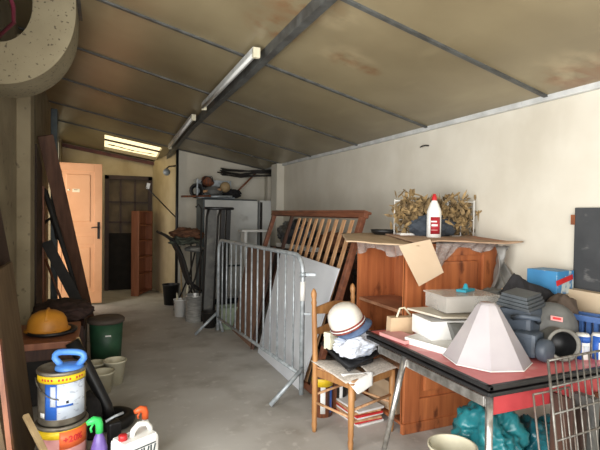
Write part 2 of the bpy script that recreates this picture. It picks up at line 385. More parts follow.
# door_2: open salmon panel door
d = MB(); x0, x1 = -.68, -.01; yd = 7.86; zb, zt = .03, 2.17
d.box(((x0+x1)/2, yd, (zb+zt)/2), (x1-x0, .03, zt-zb))
sw = .11
for x in (x0+sw/2, x1-sw/2): d.box((x, yd-.004, (zb+zt)/2), (sw, .04, zt-zb), bev=.003)
for z0, h in ((zb+.09, .18), (1.0, .12), (1.17, .09), (zt-.06, .12)): d.box(((x0+x1)/2, yd-.004, z0), (x1-x0-2*sw, .039, h), bev=.003)
xm = (x0+x1)/2
w = struct('door_2', d, M['doorpaint'], 'open salmon painted panel door with white sign')
for z0, z1 in ((.24, .92), (1.25, 2.03)):
    d = MB(); d.box((xm, yd-.008, (z0+z1)/2), (.34, .034, z1-z0-.06), bev=.012); link('panel', d, M['doorpaint'], w)
d = MB(); d.box((x1-.05, yd-.028, 1.15), (.035, .008, .26), bev=.003); link('lock_plate', d, M['dark'], w, label='dark metal lock plate')
d = MB(); d.tube([(x1-.05, yd-.03, 1.2), (x1-.05, yd-.07, 1.2), (x1-.10, yd-.075, 1.2), (x1-.15, yd-.07, 1.19)], .009); link('door_handle', d, M['dark'], w, label='dark metal lever handle')
d = MB(); d.box((xm-.03, yd-.026, 1.755), (.10, .004, .05)); link('sign_plate', d, M['sign'], w)
d = MB(); d.lathe([(0, 0), (.016, 0), (.016, .004), (0, .004)], (xm-.13, yd-.026, 1.76), 12, (PI/2, 0, 0)); link('sign_dot', d, M['sign'], w)
d = MB(); d.box((xm-.035, yd-.029, 1.765), (.05, .003, .009)); link('sign_line', d, M['brownwood'], w)
# downpipe at the corner
b = MB(); b.tube([(1.12, YM-.04, .17), (1.12, YM-.04, roof_z(1.12, YM-.05))], .024, 10); b.box((1.12, YM-.05, .09), (.05, .05, .18))
o = link('corner_drainpipe', b, M['black']); tag(o, 'narrow black vertical pipe running up the corner by the passage', 'pipe')
b = MB(); b.box((XL+.12, 6.35, 1.33), (.07, .14, 2.66), bev=.008)
o = link('upright_post', b, mat('blue_grey_post', s2l(86,96,98), s2l(66,74,78), 6, .6)); tag(o, 'blue-grey upright post against the left wall before the orange door', 'post')
b = MB(); b.tube([(XL+.05, 4.95, 0), (XL+.05, 4.95, 2.6)], .03, 10)
for zz in (.5, 1.5, 2.3): b.box((XL+.03, 4.95, zz), (.07, .08, .03))
o = link('wall_pipe', b, M['dark']); tag(o, 'dark brown vertical pipe on the left wall beside the leaning planks', 'pipe')

# flue elbow
t = thing('flue_duct', 'speckled beige curved flue duct turning from ceiling into left wall', 'duct', (XL, 3.5, 2.2))
d = MB(); cx, cz = -.62, 2.757; y0, y1 = 3.45, 3.85; n = 20
inn, out = [], []
for k in range(n+1):
    a = -PI/2 + k*(PI/2)/n
    inn.append(V(cx+.20*math.cos(a), y0, cz+.26*math.sin(a))); out.append(V(cx+.45*math.cos(a), y0, cz+.52*math.sin(a)))
ti = V(cx+.20, y0, roof_z(cx+.2, y0)); to = V(cx+.45, y0, roof_z(cx+.45, y0))
ring = [V(XL, y0, cz-.26)] + inn + [ti, to] + out[::-1] + [V(XL, y0, cz-.52)]
d.poly(ring, (0, y1-y0, 0))
link('duct_body', d, layer(mat('speckled_render', s2l(150,140,114), s2l(132,122,98), 3, .9, bump=.3), s2l(70,60,48), 45, .62, .66, amount=.8), t)
d = MB(); d.box((cx+.325, y0+.2, roof_z(cx+.325, y0)-.02), (.30, .44, .03)); link('collar', d, M['joist'], t)
b = MB(); b.tube([(-.52, 3.0, 2.86), (-.50, 3.05, 2.7), (-.48, 3.15, 2.62), (-.50, 3.3, 2.58), (-.60, 3.42, 2.52)], .012)
o = link('hanging_cable', b, M['purplecable']); tag(o, 'dark red cable dangling from the ceiling at top left', 'cable')
b = MB(); b.blob((-.56, 3.1, 2.8), (.09, .12, .1), .2, 2, 3); o = link('junction_housing', b, M['dark']); tag(o, 'dark lump of housing on the ceiling inside the flue curve', 'housing')

# fluorescent lights
def strip_light(y0, y1, dz, label, tube):
    x = .955
    t = thing('fluorescent_light', label, 'ceiling light', (x, (y0+y1)/2, roof_z(x, (y0+y1)/2)-dz), 0, 'strip lights along the joist')
    za, zb_ = roof_z(x, y0)-dz, roof_z(x, y1)-dz
    d = MB(); d.beam((x, y0, za+.02), (x, y1, zb_+.02), .05, .04, bev=.004); link('housing', d, M['trimw'], t)
    d = MB(); d.tube([(x-.02, y0+.03, za-.015), (x-.02, y1-.03, zb_-.015)], .013, 10); link('tube', d, M['white'] if tube else M['fridge'], t)
    for yy, zz in ((y0, za), (y1, zb_)):
        d = MB(); d.box((x, yy, zz), (.05, .035, .07), bev=.006); link('end_cap', d, M['cream'], t)
strip_light(3.07, 4.85, .07, 'white fluorescent strip light on the joist, the nearer one', False)
strip_light(5.45, 7.5, .07, 'white fluorescent strip light on the joist, the farther one toward the skylight', True)

# wall things
t = thing('cable_bundle', 'dark bundle of old cables and dust under ceiling at far corner', 'cables', (2.25, 7.6, 2.1))
d = MB(); random.seed(5)
for k in range(9):
    z0 = roof_z(2.6, 7.6)-.03-.014*k
    d.tube([(1.75+.1*random.random(), 7.75, z0), (2.1, 7.5+.2*random.random(), z0-.06*random.random()), (2.35, 7.4, z0-.05*random.random()), (2.6, 7.2+.2*random.random(), z0-.02)], .012, 6)
link('cables', d, M['dark'], t)
b = MB(); b.tube([(2.635, 3.36, 2.067), (2.60, 3.36, 2.067), (2.60, 3.40, 2.067), (2.60, 3.43, 2.06)], .006)
o = link('wall_hook', b, M['dark']); tag(o, 'small dark metal hook high on the right wall', 'hook')
t = thing('blackboard', 'grey slate blackboard with chalk smears on the right wall', 'blackboard', (XR, 1.6, 1.03))
d = MB(); d.box((XR-.012, 1.6, 1.27), (.018, .70, .485), bev=.003); link('board', d, M['slate'], t)
d = MB(); d.box((XR-.015, 1.96, 1.44), (.012, .03, .06)); link('hinge', d, M['rust'], t)
t = thing('wall_lamp', 'small round metal wall lamp high beside the passage', 'lamp', (.93, 7.95, 2.1))
d = MB(); d.lathe([(0,0),(.03,0),(.035,.02),(.05,.05),(.06,.09),(.0,.09)], (.93, 7.95, 2.1), 14, (PI/2, 0, .3)); link('lamp_head', d, M['galv'], t)
d = MB(); d.tube([(1.13, 7.97, 2.22), (1.0, 7.95, 2.2), (.94, 7.95, 2.14)], .012); link('bracket', d, M['dark'], t)
t = thing('flag_rod', 'thin black rod with white tag slanting from the passage corner', 'rod', (1.1, 7.88, 1.36))
d = MB(); d.tube([(1.10, 7.88, 1.37), (.62, 7.6, 1.83)], .01); link('rod', d, M['black'], t)
d = MB(); d.box((.645, 7.6, 1.85), (.05, .008, .09), (0, .2, 0)); link('tag', d, M['white'], t, label='white tag')

# ---------------------------------------------------------------- back of the room
t = thing('shelf_unit', 'orange-brown wooden shelf unit standing before the dark back door', 'shelf unit', (.52, 8.42, 0))
p0 = V(.45, 8.46, 0); p1 = V(.57, 8.40, 0); dr = V(.40, .84, 0).normalized(); L = .62; nn = V(dr.y, -dr.x, 0)
def slab(a, c, z0, z1, th, nvec, m, name, par):
    d = MB(); o_ = nvec.normalized()*th
    d.poly([(a.x, a.y, z0), (c.x, c.y, z0), (c.x, c.y, z1), (a.x, a.y, z1)], o_); return link(name, d, m, par)
wv = (p1-p0)
slab(p0, p1, 0, 1.46, .02, dr, M['shelfwood'], 'side_panel', t)
slab(p0+dr*L, p1+dr*L, 0, 1.46, .02, dr, M['shelfwood'], 'side_panel', t)
slab(p0+dr*.02, p0+dr*L, 0, 1.46, .012, nn, M['shelfwood'], 'back_panel', t)
for z0 in (.02, .34, .64, .93, 1.2, 1.44):
    d = MB(); a = p0+dr*.02; c = p0+dr*L
    d.poly([(a.x, a.y, z0), (c.x, c.y, z0), (c.x+wv.x, c.y+wv.y, z0), (a.x+wv.x, a.y+wv.y, z0)], (0, 0, .02)); link('shelf', d, M['shelfwood'], t)

def pail(name, label, cat, c, r0, r1, h, m, handle=None, lid=None, group=None, rim=.006, n=24):
    t = thing(name, label, cat, c, 0, group)
    d = MB(); d.lathe([(0, .004), (r0, 0), (r1, h), (r1+rim, h), (r1+rim, h-.012), (r1+.001, h-.014)], c, n)
    if not lid: d.lathe([(r1-.003, h-.001), (r0-.003, .008), (0, .008)], c, n)
    bo = link('body', d, m, t)
    if lid: d = MB(); d.lathe([(r1+rim+.004, h-.03), (r1+rim+.004, h+.008), (r1-.01, h+.016), (0, h+.012)], c, n); link('lid', d, lid, t)
    if handle:
        d = MB(); pts = []
        for k in range(13):
            a = PI*k/12; pts.append((c[0]+(r1+.01)*math.cos(a), c[1]-(r1*.6)*math.sin(a)*.8, c[2]+h-.03-.5*r1*math.sin(a)))
        d.tube(pts, .004, 6); link('handle', d, handle, t)
    return t
pail('waste_bin', 'black waste bin at the foot of the passage corner', 'bin', (.99, 7.52, 0), .10, .13, .32, M['black'])
pail('bucket', 'small dirty white bucket holding brushes beside the metal stockpot', 'bucket', (1.0, 6.62, 0), .075, .09, .24, M['white'], M['wire'])
t = thing('cooking_pot', 'tall aluminium stockpot standing by the barrier', 'pot', (1.14, 6.27, 0))
d = MB(); d.lathe([(0,.004),(.115,0),(.122,.01),(.122,.35),(.132,.352),(.132,.34)], (1.14, 6.27, 0), 28); d.lathe([(.118,.35),(.115,.01),(0,.01)], (1.14, 6.27, 0), 28); link('body', d, M['alu'], t)
for s in (-1, 1):
    d = MB(); d.tube([(1.14+s*.12, 6.22, .29), (1.14+s*.16, 6.22, .30), (1.14+s*.16, 6.32, .30), (1.14+s*.12, 6.32, .29)], .007, 6); link('handle', d, M['alu'], t)
b = MB(); b.tube([(1.02, 6.62, .02), (1.08, 6.58, .30), (1.09, 6.55, .44)], .012); b.tube([(.98, 6.64, .02), (.95, 6.6, .33)], .01)
o = link('paint_brush', b, M['cream']); tag(o, 'pale handles of brushes sticking out of the small white bucket', 'brush')
pail('dark_pot', 'round dark blackened pot beside the aluminium stockpot', 'pot', (1.25, 5.86, 0), .07, .10, .20, M['dark'])
t = thing('storage_crate', 'pale green plastic crate behind the left end of the barrier', 'crate', (1.44, 5.76, 0))
d = MB(); x0, x1, y0, y1 = 1.34, 1.60, 5.66, 5.86
d.box((1.47, 5.76, .01), (.24, .2, .02))
for (cx_, cy_, sx, sy) in ((1.35, 5.76, .012, .2), (1.59, 5.76, .012, .2), (1.47, 5.66, .25, .012), (1.47, 5.86, .25, .012)): d.box((cx_, cy_, .14), (sx, sy, .27))
d.box((1.47, 5.65, .265), (.28, .02, .02)); d.box((1.34, 5.76, .265), (.02, .22, .02))
link('body', d, M['mint'], t)
# folded garden chair with blankets
t = thing('garden_chair', 'dark folded garden recliner heaped with blankets near the fridge', 'chair', (1.05, 6.75, 0))
d = MB(); prof = [(.73, 1.16), (.80, 1.13), (.90, 1.06), (.98, .95), (1.05, .78), (1.10, .58), (1.17, .42), (1.27, .36)]
def fn(u, v):
    i = u*(len(prof)-1); k = min(int(i), len(prof)-2); f = i-k
    return V(prof[k][0]*(1-f)+prof[k+1][0]*f, 6.62+.42*v, prof[k][1]*(1-f)+prof[k+1][1]*f)
d.sheet(fn, 24, 4); link('sling_seat', d, M['blackcloth'], t, solid=.035)
for y in (6.6, 7.06):
    d = MB(); d.tube([(.72, y, 1.17), (.9, y, 1.07), (1.04, y, .80), (1.16, y, .40), (1.3, y, .34)], .016); link('side_rail', d, M['dark'], t)
    d = MB(); d.tube([(.98, y, .0), (1.2, y, .52), (1.3, y, .95)], .013); link('leg', d, M['dark'], t)
    d = MB(); d.tube([(1.35, y, .0), (1.12, y, .5), (1.0, y, .9)], .013); link('leg', d, M['dark'], t)
b = MB(); b.blob((1.12, 6.8, 1.14), (.20, .2, .09), .3, 2.2, 4, sub=4); o = link('blanket', b, M['brownrag']); tag(o, 'crumpled brown blanket on top of the folded garden recliner', 'blanket')
b = MB(); b.blob((1.06, 6.68, 1.05), (.19, .17, .06), .3, 2, 6, sub=4); o = link('blanket', b, M['greenrag']); tag(o, 'grey-green blanket draped under the brown blanket on the recliner', 'blanket')
b = MB(); b.blob((1.21, 6.7, .93), (.14, .16, .045), .12, 2, 8, sub=3); o = link('cushion', b, M['cushion']); tag(o, 'flat light grey cushion wedged below the blankets', 'cushion')
random.seed(21)
for k, (x, y, h, m_, lb) in enumerate(((1.10, 7.05, .95, 'dirtywood', 'pale broomstick upright behind the garden recliner, left one'), (1.24, 7.1, 1.05, 'dark', 'dark rod upright behind the garden recliner'), (1.33, 6.95, .85, 'rust', 'rusty rod upright right of the garden recliner'))):
    b = MB(); b.tube([(x, y, 0), (x-.04+.03*k, y+.05, h)], .012, 8); o = link('upright_rod', b, M[m_]); tag(o, lb, 'rod')
t = thing('wicker_basket', 'small dark basket lying behind hose coil above the fridge', 'basket', (1.50, 7.42, 1.70))
d = MB(); d.lathe([(0,0),(.07,0),(.10,.09),(.104,.095),(.096,.095),(.066,.008),(0,.008)], (1.53, 7.55, 1.90), 20, (R(55), 0, .2)); link('body', d, M['rust'], t)
d = MB(); d.tube([(1.44, 7.5, 1.93), (1.50, 7.42, 2.02), (1.60, 7.42, 2.02), (1.64, 7.5, 1.94)], .008, 8); link('handle', d, M['dark'], t)
# tall black stand
t = thing('metal_stand', 'tall black metal stand with flat oval top behind the barrier', 'stand', (1.42, 6.12, 0))
d = MB(); d.lathe([(0, 1.49), (.19, 1.49), (.20, 1.50), (.20, 1.515), (.19, 1.525), (0, 1.525)], (1.42, 6.12, 0), 28, sy=.55); link('top_plate', d, M['black'], t)
for (xt, xb_, w_, m_, nm) in ((1.32, 1.28, .13, M['greyplas'], 'panel'), (1.47, 1.43, .055, M['black'], 'upright'), (1.545, 1.50, .055, M['black'], 'upright')):
    d = MB(); d.beam((xb_, 6.12, .03), (xt, 6.12, 1.49), w_, .07 if nm == 'upright' else .03, up=(0,1,0)); link(nm, d, m_, t)
for xt in (1.245, 1.395):
    d = MB(); d.tube([(xt-.05, 6.07, .03), (xt, 6.07, 1.40), (xt+.03, 6.09, 1.49)], .014); link('rail', d, M['dark'], t)
d = MB(); d.lathe([(0,0),(.15,0),(.15,.02),(.03,.03),(0,.03)], (1.40, 6.12, 0), 24, sy=.7); link('base', d, M['black'], t)
b = MB(); b.tube([(1.22, 6.35, 0), (1.24, 6.4, 1.5), (1.20, 6.4, 1.56), (1.16, 6.4, 1.52)], .011); o = link('hooked_rod', b, M['dark']); tag(o, 'thin dark hooked rod standing left of the oval-topped stand', 'rod')
# fridge
t = thing('fridge', 'large grey-white fridge under a heap of junk by middle wall', 'fridge', (1.86, 7.5, 0))
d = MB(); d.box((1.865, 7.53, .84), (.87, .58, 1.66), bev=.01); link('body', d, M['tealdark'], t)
d = MB(); d.box((1.875, 7.225, 1.14), (.85, .04, 1.02), bev=.008); link('door', d, M['fridge'], t)
d = MB(); d.box((1.875, 7.225, .35), (.85, .04, .5), bev=.008); link('door', d, M['fridge'], t)
d = MB(); d.box((1.50, 7.19, 1.1), (.02, .03, .25), bev=.004); link('handle', d, M['dark'], [o_ for o_ in t.children if o_.name.startswith('door')][0])
t = thing('narrow_cabinet', 'narrow pale cabinet squeezed between fridge and right wall', 'cabinet', (2.46, 7.5, 0))
d = MB(); d.box((2.45, 7.5, .83), (.22, .56, 1.66), bev=.008); link('body', d, M['fridge'], t)
d = MB(); d.box((2.36, 7.21, .83), (.035, .02, 1.6)); link('door_gap_strip', d, M['dark'], t)
# junk on the fridge
t = thing('plastic_crate', 'grey slatted tray lying on top of the fridge', 'crate', (1.62, 7.5, 1.67))
d = MB(); d.box((1.66, 7.62, 1.83), (.60, .03, .30)); 
d.box((1.66, 7.5, 1.69), (.60, .26, .02)); d.box((1.36, 7.5, 1.83), (.02, .26, .30))
link('shell', d, M['galv'], t)
b = MB(); b.lathe([(0,-.085)]+[(.085*math.cos(a), .085*math.sin(a)) for a in [(-80+16*k)*PI/180 for k in range(11)]]+[(0,.085)], (1.80, 7.36, 1.86), 20)
o = link('cork_ball', b, M['dirtywood']); tag(o, 'pale round ball on the heap above the fridge', 'ball')
b = MB()
for k in range(3): 
    rr = .10-.012*k; b.tube([(1.36+rr*math.cos(a), 7.40+.02*k, 1.79+rr*math.sin(a)) for a in [2*PI*i/24 for i in range(25)]], .02, 8, cap=False)
o = link('hose_coil', b, M['black']); tag(o, 'coiled black hose at the left end above the fridge', 'hose')
b = MB(); b.tube([(1.10, 7.3, 1.69), (1.55, 7.26, 1.71)], .015); o = link('iron_bar', b, M['rust']); tag(o, 'short rusty bar poking out left over the fridge top', 'bar')
b = MB(); b.tube([(1.45, 7.36, 1.78), (1.72, 7.30, 1.82)], .022); o = link('hammer_shaft', b, M['slat']); tag(o, 'orange-tan wooden tool handle in the heap above the fridge', 'handle')
b = MB(); b.tube([(1.45, 7.32, 1.70), (1.9, 7.3, 1.71)], .022); o = link('metal_tube', b, M['galv']); tag(o, 'grey metal tube lying along the front of the fridge top', 'tube')
b = MB(); b.blob((1.93, 7.42, 1.76), (.15, .12, .075), .35, 2.5, 11, flat=-.9, sub=4, sharp=True); o = link('dark_bundle', b, M['blackcloth']); tag(o, 'crumpled black bundle at the right of the fridge top', 'bundle')
b = MB(); b.blob((1.62, 7.36, 1.79), (.14, .09, .08), .35, 2.5, 15, sub=3, sharp=True); o = link('rag', b, M['greyplas']); tag(o, 'small grey rag between hose and ball above the fridge', 'rag')
b = MB(); b.tube([(2.05, 7.58, 1.80), (2.42, 7.72, 2.14)], .016); b.tube([(2.05, 7.58, 1.80), (1.98, 7.5, 1.70)], .016)
o = link('leaning_stick', b, M['brownwood']); tag(o, 'brown stick slanting up from the fridge top toward the corner', 'stick')
b = MB(); b.box((2.1, 6.7, 1.19), (.46, .22, .03)); b.box((2.28, 6.7, .59), (.04, .2, 1.18)); b.box((1.93, 6.7, .59), (.04, .2, 1.18))
o = link('console_table', b, M['white']); tag(o, 'white narrow shelf table between the fridge and the slatted bed base', 'table')

# ---------------------------------------------------------------- things behind the slatted bed base
t = thing('storage_chest', 'dark wooden chest behind the slatted bed base carrying bags', 'chest', (2.36, 5.0, 0))
d = MB(); d.box((2.36, 5.05, .49), (.46, 1.9, .96), bev=.01); link('body', d, M['darkwood'], t)
d = MB(); d.box((2.36, 5.05, .99), (.50, 1.96, .04), bev=.006); link('lid', d, M['frame_dk'], t)
b = MB(); b.blob((2.32, 5.6, 1.19), (.20, .42, .19), .35, 2.2, 21, flat=-.9, sub=4, sharp=True); o = link('plastic_sack', b, mat('dark_shiny_sack', s2l(70,74,78), s2l(44,46,50), 6, .3, bump=.4)); tag(o, 'shiny dark grey plastic sack behind left half of slatted base', 'sack')
b = MB(); b.blob((2.42, 4.72, 1.13), (.14, .32, .12), .35, 2.2, 23, flat=-.9, sub=4, sharp=True); o = link('cloth_bundle', b, M['brownrag']); tag(o, 'brown cloth bundle seen through the pale slats', 'bundle')
b = MB(); b.box((2.22, 5.35, 1.04), (.12, 1.0, .05), (0, 0, .06)); o = link('white_plank', b, M['white']); tag(o, 'white painted plank lying on the chest behind the slats', 'plank')
t = thing('metal_rack', 'low dark metal rack behind the right stile of the slatted base', 'rack', (2.4, 3.75, 0))
for z0 in (.25, .6, .88):
    d = MB(); d.box((2.42, 3.7, z0), (.36, .56, .025)); link('shelf', d, M['dark'], t)
for x in (2.26, 2.58):
    for y in (3.44, 3.96): d = MB(); d.box((x, y, .46), (.025, .025, .92)); link('leg', d, M['dark'], t)
pail('paint_pot', 'grey paint pot on the lower rack shelf behind the slatted base', 'pot', (2.36, 3.62, .6125), .08, .085, .16, M['tin'])
pail('dark_saucepan', 'black saucepan on the top rack shelf beside the pine cabinet', 'pot', (2.36, 3.66, .8925), .09, .10, .07, M['black'])

# slatted bed base
BX0, BX1, BY0, BY1, BH = 1.56, 2.02, 3.38, 5.62, 1.47
t = thing('slatted_bed_base', 'brown wooden bed base with pale slats leaning behind the barrier', 'bed base', (BX0, 4.5, 0))
up = V(BX1-BX0, 0, BH).normalized(); nr = V(-up.z, 0, up.x)
def bp(y, s, o_=0.): 
    p = V(BX0, y, 0)+V(BX1-BX0, 0, BH)*s + nr*o_; return p
d = MB(); d.beam(bp(BY0-.03, .985), bp(BY1+.03, .985), .05, .05, up=nr, bev=.006); d.beam(bp(BY0-.04, 1.0), bp(BY1+.02, 1.0), .07, .02, up=up); link('top_rail', d, M['bedrail'], t)
d = MB(); d.beam(bp(BY0, .018), bp(BY1, .018), .05, .045, up=nr, bev=.004); link('bottom_rail', d, M['bedrail'], t)
for y in (BY0+.025, BY1-.025):
    d = MB(); d.beam(bp(y, .03), bp(y, .97), .055, .045, up=nr, bev=.004); link('stile', d, M['bedrail'], t)
d = MB(); d.beam(bp(4.98, .03), bp(4.98, .97), .045, .03, up=nr); link('centre_rail', d, M['darkwood'], t)
for k in range(9):
    y = 3.56+k*.148
    d = MB(); d.beam(bp(y, .03, .0), bp(y, .955, .0), .052, .012, up=nr); link('slat', d, M['slat'], t)
# boards in front of it
b = MB(); b.poly([(1.505, 3.50, .0), (1.505, 4.62, .0), (1.80, 4.74, 1.06), (1.82, 3.44, 1.0)], (-.012, 0, 0))
o = link('melamine_board', b, M['whiteboard']); tag(o, 'plain white panel leaning against the slatted bed base', 'panel')
b = MB(); b.poly([(1.49, 4.74, .0), (1.49, 5.60, .0), (1.78, 5.9, 1.04), (1.78, 5.0, 1.04)], (-.012, 0, 0))
o = link('hardboard_panel', b, M['hardboard']); tag(o, 'brown hardboard panel leaning left of the white panel', 'panel')
b = MB(); b.beam((1.45, 4.68, .02), (1.75, 4.87, 1.08), .04, .025, up=(1,0,0)); o = link('wooden_lath', b, M['darkwood']); tag(o, 'dark thin lath between brown hardboard and white panel', 'lath')

# crowd barrier
a = V(1.27, 5.48, 0); c = V(1.425, 3.30, 0); dd = (c-a).normalized(); BL = (c-a).length
t = thing('crowd_barrier', 'galvanised steel crowd barrier standing before the leaning boards', 'barrier', a)
zl, zh, rc = .2, 1.13, .14
d = MB(); pts = [a+V(0,0,.05), a+V(0,0,zh-rc)]
for k in range(1, 7): an = PI/2*k/6; pts.append(a+dd*(rc-rc*math.cos(an))+V(0,0,zh-rc+rc*math.sin(an)))
for k in range(0, 7): an = PI/2*k/6; pts.append(a+dd*(BL-rc+rc*math.sin(an))+V(0,0,zh-rc+rc*math.cos(an)))
pts.append(c+V(0,0,.05)); d.tube(pts, .0185, 12); link('outer_frame', d, M['galv'], t)
d = MB(); d.tube([a+V(0,0,zl), c+V(0,0,zl)], .016, 10); link('bottom_rail', d, M['galv'], t)
for k in range(13):
    p = a+dd*(BL*(k+1)/14.); d = MB(); hz = zh; d.tube([p+V(0,0,zl), p+V(0,0,hz)], .0085, 8); link('bar', d, M['galv'], t)
pv = V(-dd.y, dd.x, 0); pv = pv if pv.x < 0 else -pv
for p in (a, c):
    d = MB(); q = p + dd*(-.02 if p is a else .02)
    d.tube([q+V(0,0,.26), q+pv*.27+V(0,0,.018)], .017, 10); link('foot', d, M['galv'], t)
    if p is a: d = MB(); d.tube([q+V(0,0,.26), q-pv*.07+V(0,0,.018)], .017, 10); link('foot', d, M['galv'], t)
d = MB(); d.tube([c+V(0,0,.78), c+V(0,0,.93)], .021, 12); link('tape_wrap', d, M['white'], [o_ for o_ in t.children if o_.name.startswith('outer_frame')][0], label='white tape wrap')
d = MB(); d.tube([c+V(0,0,1.0), c+V(.0,-.0,.965)], .026, 12); d.box(c+V(.05,-.03,.985), (.08, .02, .02), (0,0,-.5)); link('hook', d, M['galv'], t)
d = MB(); d.box(c+V(.03,-.02,.68), (.05, .015, .015), (0,0,-.5)); link('hook', d, M['galv'], t)

# ---------------------------------------------------------------- pine cabinet
KX0, KX1, KY0, KY1, KH = 1.84, 2.62, 2.56, 3.19, 1.24
t = thing('pine_cabinet', 'orange pine cabinet with open shelved side under cardboard', 'cabinet', (KX0, KY0, 0))
d = MB(); d.box(((KX0+KX1)/2, KY0+.016, KH/2+.03), (KX1-KX0, .02, KH-.06)); 
link('side_panel', d, M['pine'], t)
fw = .125
for x in (KX0+fw/2, KX1-fw/2): d = MB(); d.box((x, KY0, KH/2), (fw, .035, KH), bev=.004); link('stile', d, M['pine'], t)
for z0, h in ((KH-.03, .06), (.14, .16)): d = MB(); d.box(((KX0+KX1)/2, KY0+.001, z0), (KX1-KX0-2*fw, .033, h), bev=.003); link('rail', d, M['pine'], t)
d = MB(); d.box(((KX0+KX1)/2, KY0-.0, .70), (KX1-KX0-2*fw-.08, .03, .88), bev=.014); link('raised_panel', d, M['pine'], t)
d = MB(); d.box(((KX0+KX1)/2, KY0-.012, .035), (KX1-KX0+.03, .03, .07), bev=.006); link('plinth', d, M['pine'], t)
d = MB(); d.box((KX1-.01, (KY0+KY1)/2, KH/2), (.02, KY1-KY0-.04, KH-.02)); link('back_panel', d, M['brownwood'], t)
d = MB(); d.box(((KX0+KX1)/2, KY1-.01, KH/2), (KX1-KX0, .02, KH)); link('side_panel', d, M['pine'], t)
d = MB(); d.box(((KX0+KX1)/2, (KY0+KY1)/2, KH+.01), (KX1-KX0+.01, KY1-KY0, .022)); link('top', d, M['pine'], t)
for k in range(4):
    y = KY0+.06+k*.147; d = MB(); d.box((2.18, y+.073, KH/2), (.012, .143, KH-.06), bev=.003); link('inner_board', d, M['pine'], t)
for z0 in (.42, .80): d = MB(); d.box((2.01, (KY0+KY1)/2, z0), (.32, KY1-KY0-.05, .022)); link('shelf', d, mat('pale_shelf_%d' % int(z0*100), s2l(176,128,96), s2l(150,104,76), 6, .6), t)
d = MB(); d.box(((KX0+KX1)/2, (KY0+KY1)/2, .05), (KX1-KX0-.02, KY1-KY0-.04, .02)); link('floor_board', d, M['pine'], t)
b = MB(); b.box((2.0, 2.86, .17), (.26, .34, .2), (0,0,.05)); o = link('cardboard_box', b, M['cardboard']); tag(o, 'closed cardboard box on the cabinet floor behind the chair', 'box')
b = MB(); b.blob((1.98, 2.85, .53), (.12, .17, .09), .3, 2, 31, flat=-.9, sub=3, sharp=True); o = link('grey_rag', b, M['cushion']); tag(o, 'grey rag on the lower cabinet shelf', 'rag')

# cardboard and film on the cabinet
def cz(x, y): return 1.262 + .05*max(0, (y-2.5))/.7
def fn1(u, v):
    p = lerp(lerp((1.43,2.62,0),(1.84,2.42,0),u), lerp((1.70,3.2,0),(2.1,3.15,0),u), v)
    return V(p.x, p.y, cz(p.x, p.y) + (.018*(1-u)*(.5-v)) + .006*noise.noise(p*9))
b = MB(); b.sheet(fn1, 12, 12); o = link('cardboard_sheet', b, M['cardboard'], solid=.006); tag(o, 'flattened cardboard overhanging the left side of the pine cabinet', 'cardboard')
def fn2(u, v):
    p = lerp(lerp((1.86,2.45,0),(2.60,2.30,0),u), lerp((1.98,3.16,0),(2.61,3.16,0),u), v)
    return V(p.x, p.y, cz(p.x, p.y)+.014 + .010*math.sin(u*6)*(1-v) + .008*noise.noise(p*8) + .012*u*(1-v))
b = MB(); b.sheet(fn2, 16, 12); o = link('cardboard_sheet', b, layer(mat('rough_brown_cardboard', s2l(184,156,128), s2l(160,128,104), 5, .95), s2l(176,110,84), 4, .55, .62, amount=.5), solid=.008); tag(o, 'rough cardboard sheet overhanging front right of the pine cabinet', 'cardboard')
b = MB(); b.poly([(1.70,2.44,1.262), (1.93,2.43,1.30), (2.035,2.42,1.085), (1.845,2.42,1.005)], (0.0, -.006, 0)); link('hanging_flap', b, mat('smooth_tan_card', s2l(206,184,156), s2l(196,172,144), 3, .8, bump=.03), o, label='square tan flap hanging down')
b = MB()
def fn3(u, v):
    x = KX0-.025; y = KY0-.02 + u*.6; h = .07+.025*math.sin(u*9)+.02*noise.noise(V(u*5,1,2))
    return V(x + .012*math.sin(u*30+v*3)-.015*v, y, 1.262 - v*h)
b.sheet(fn3, 40, 6)
o = link('plastic_film', b, M['film'], solid=.002); tag(o, 'crinkled clear film hanging over the open side of cabinet', 'film')
b = MB()
def fn4(u, v):
    x = 2.06 + u*.56; h = .17*max(0, 1-u*3.2)+.055+.02*math.sin(u*11)
    return V(x - v*.05*max(0,1-u*2), KY0-.035 - .012*math.sin(u*34+v*4), 1.272 - v*h)
b.sheet(fn4, 44, 8)
o = link('plastic_film', b, M['film'], solid=.002); tag(o, 'crinkled clear film sagging along the cabinet front under cardboard', 'film')
b = MB()
def fn5(u, v): return V(2.50+.11*u-.01*math.sin(v*7), 2.44-.05*math.sin(v*5+u*4)+.02*math.sin(u*19), 1.25-.42*v*(1-.25*u))
b.sheet(fn5, 16, 16); o = link('plastic_bag', b, mat('grey_film_bag', s2l(150,148,142), s2l(112,110,106), 8, .35, bump=.6, alpha=.85), solid=.004); tag(o, 'grey plastic bag hanging from the cabinet right edge', 'bag')
b = MB(); b.lathe([(0,0),(.07,0),(.092,.012),(.10,.036),(.094,.036),(.066,.010),(0,.010)], (1.98, 3.04, 1.305), 28); b.lathe([(.07,0),(.075,-.0),(.0,-.0)], (1.98,3.04,1.305), 20)
o = link('black_dish', b, M['black']); tag(o, 'round black dish on the left of the cardboard-covered cabinet', 'dish')

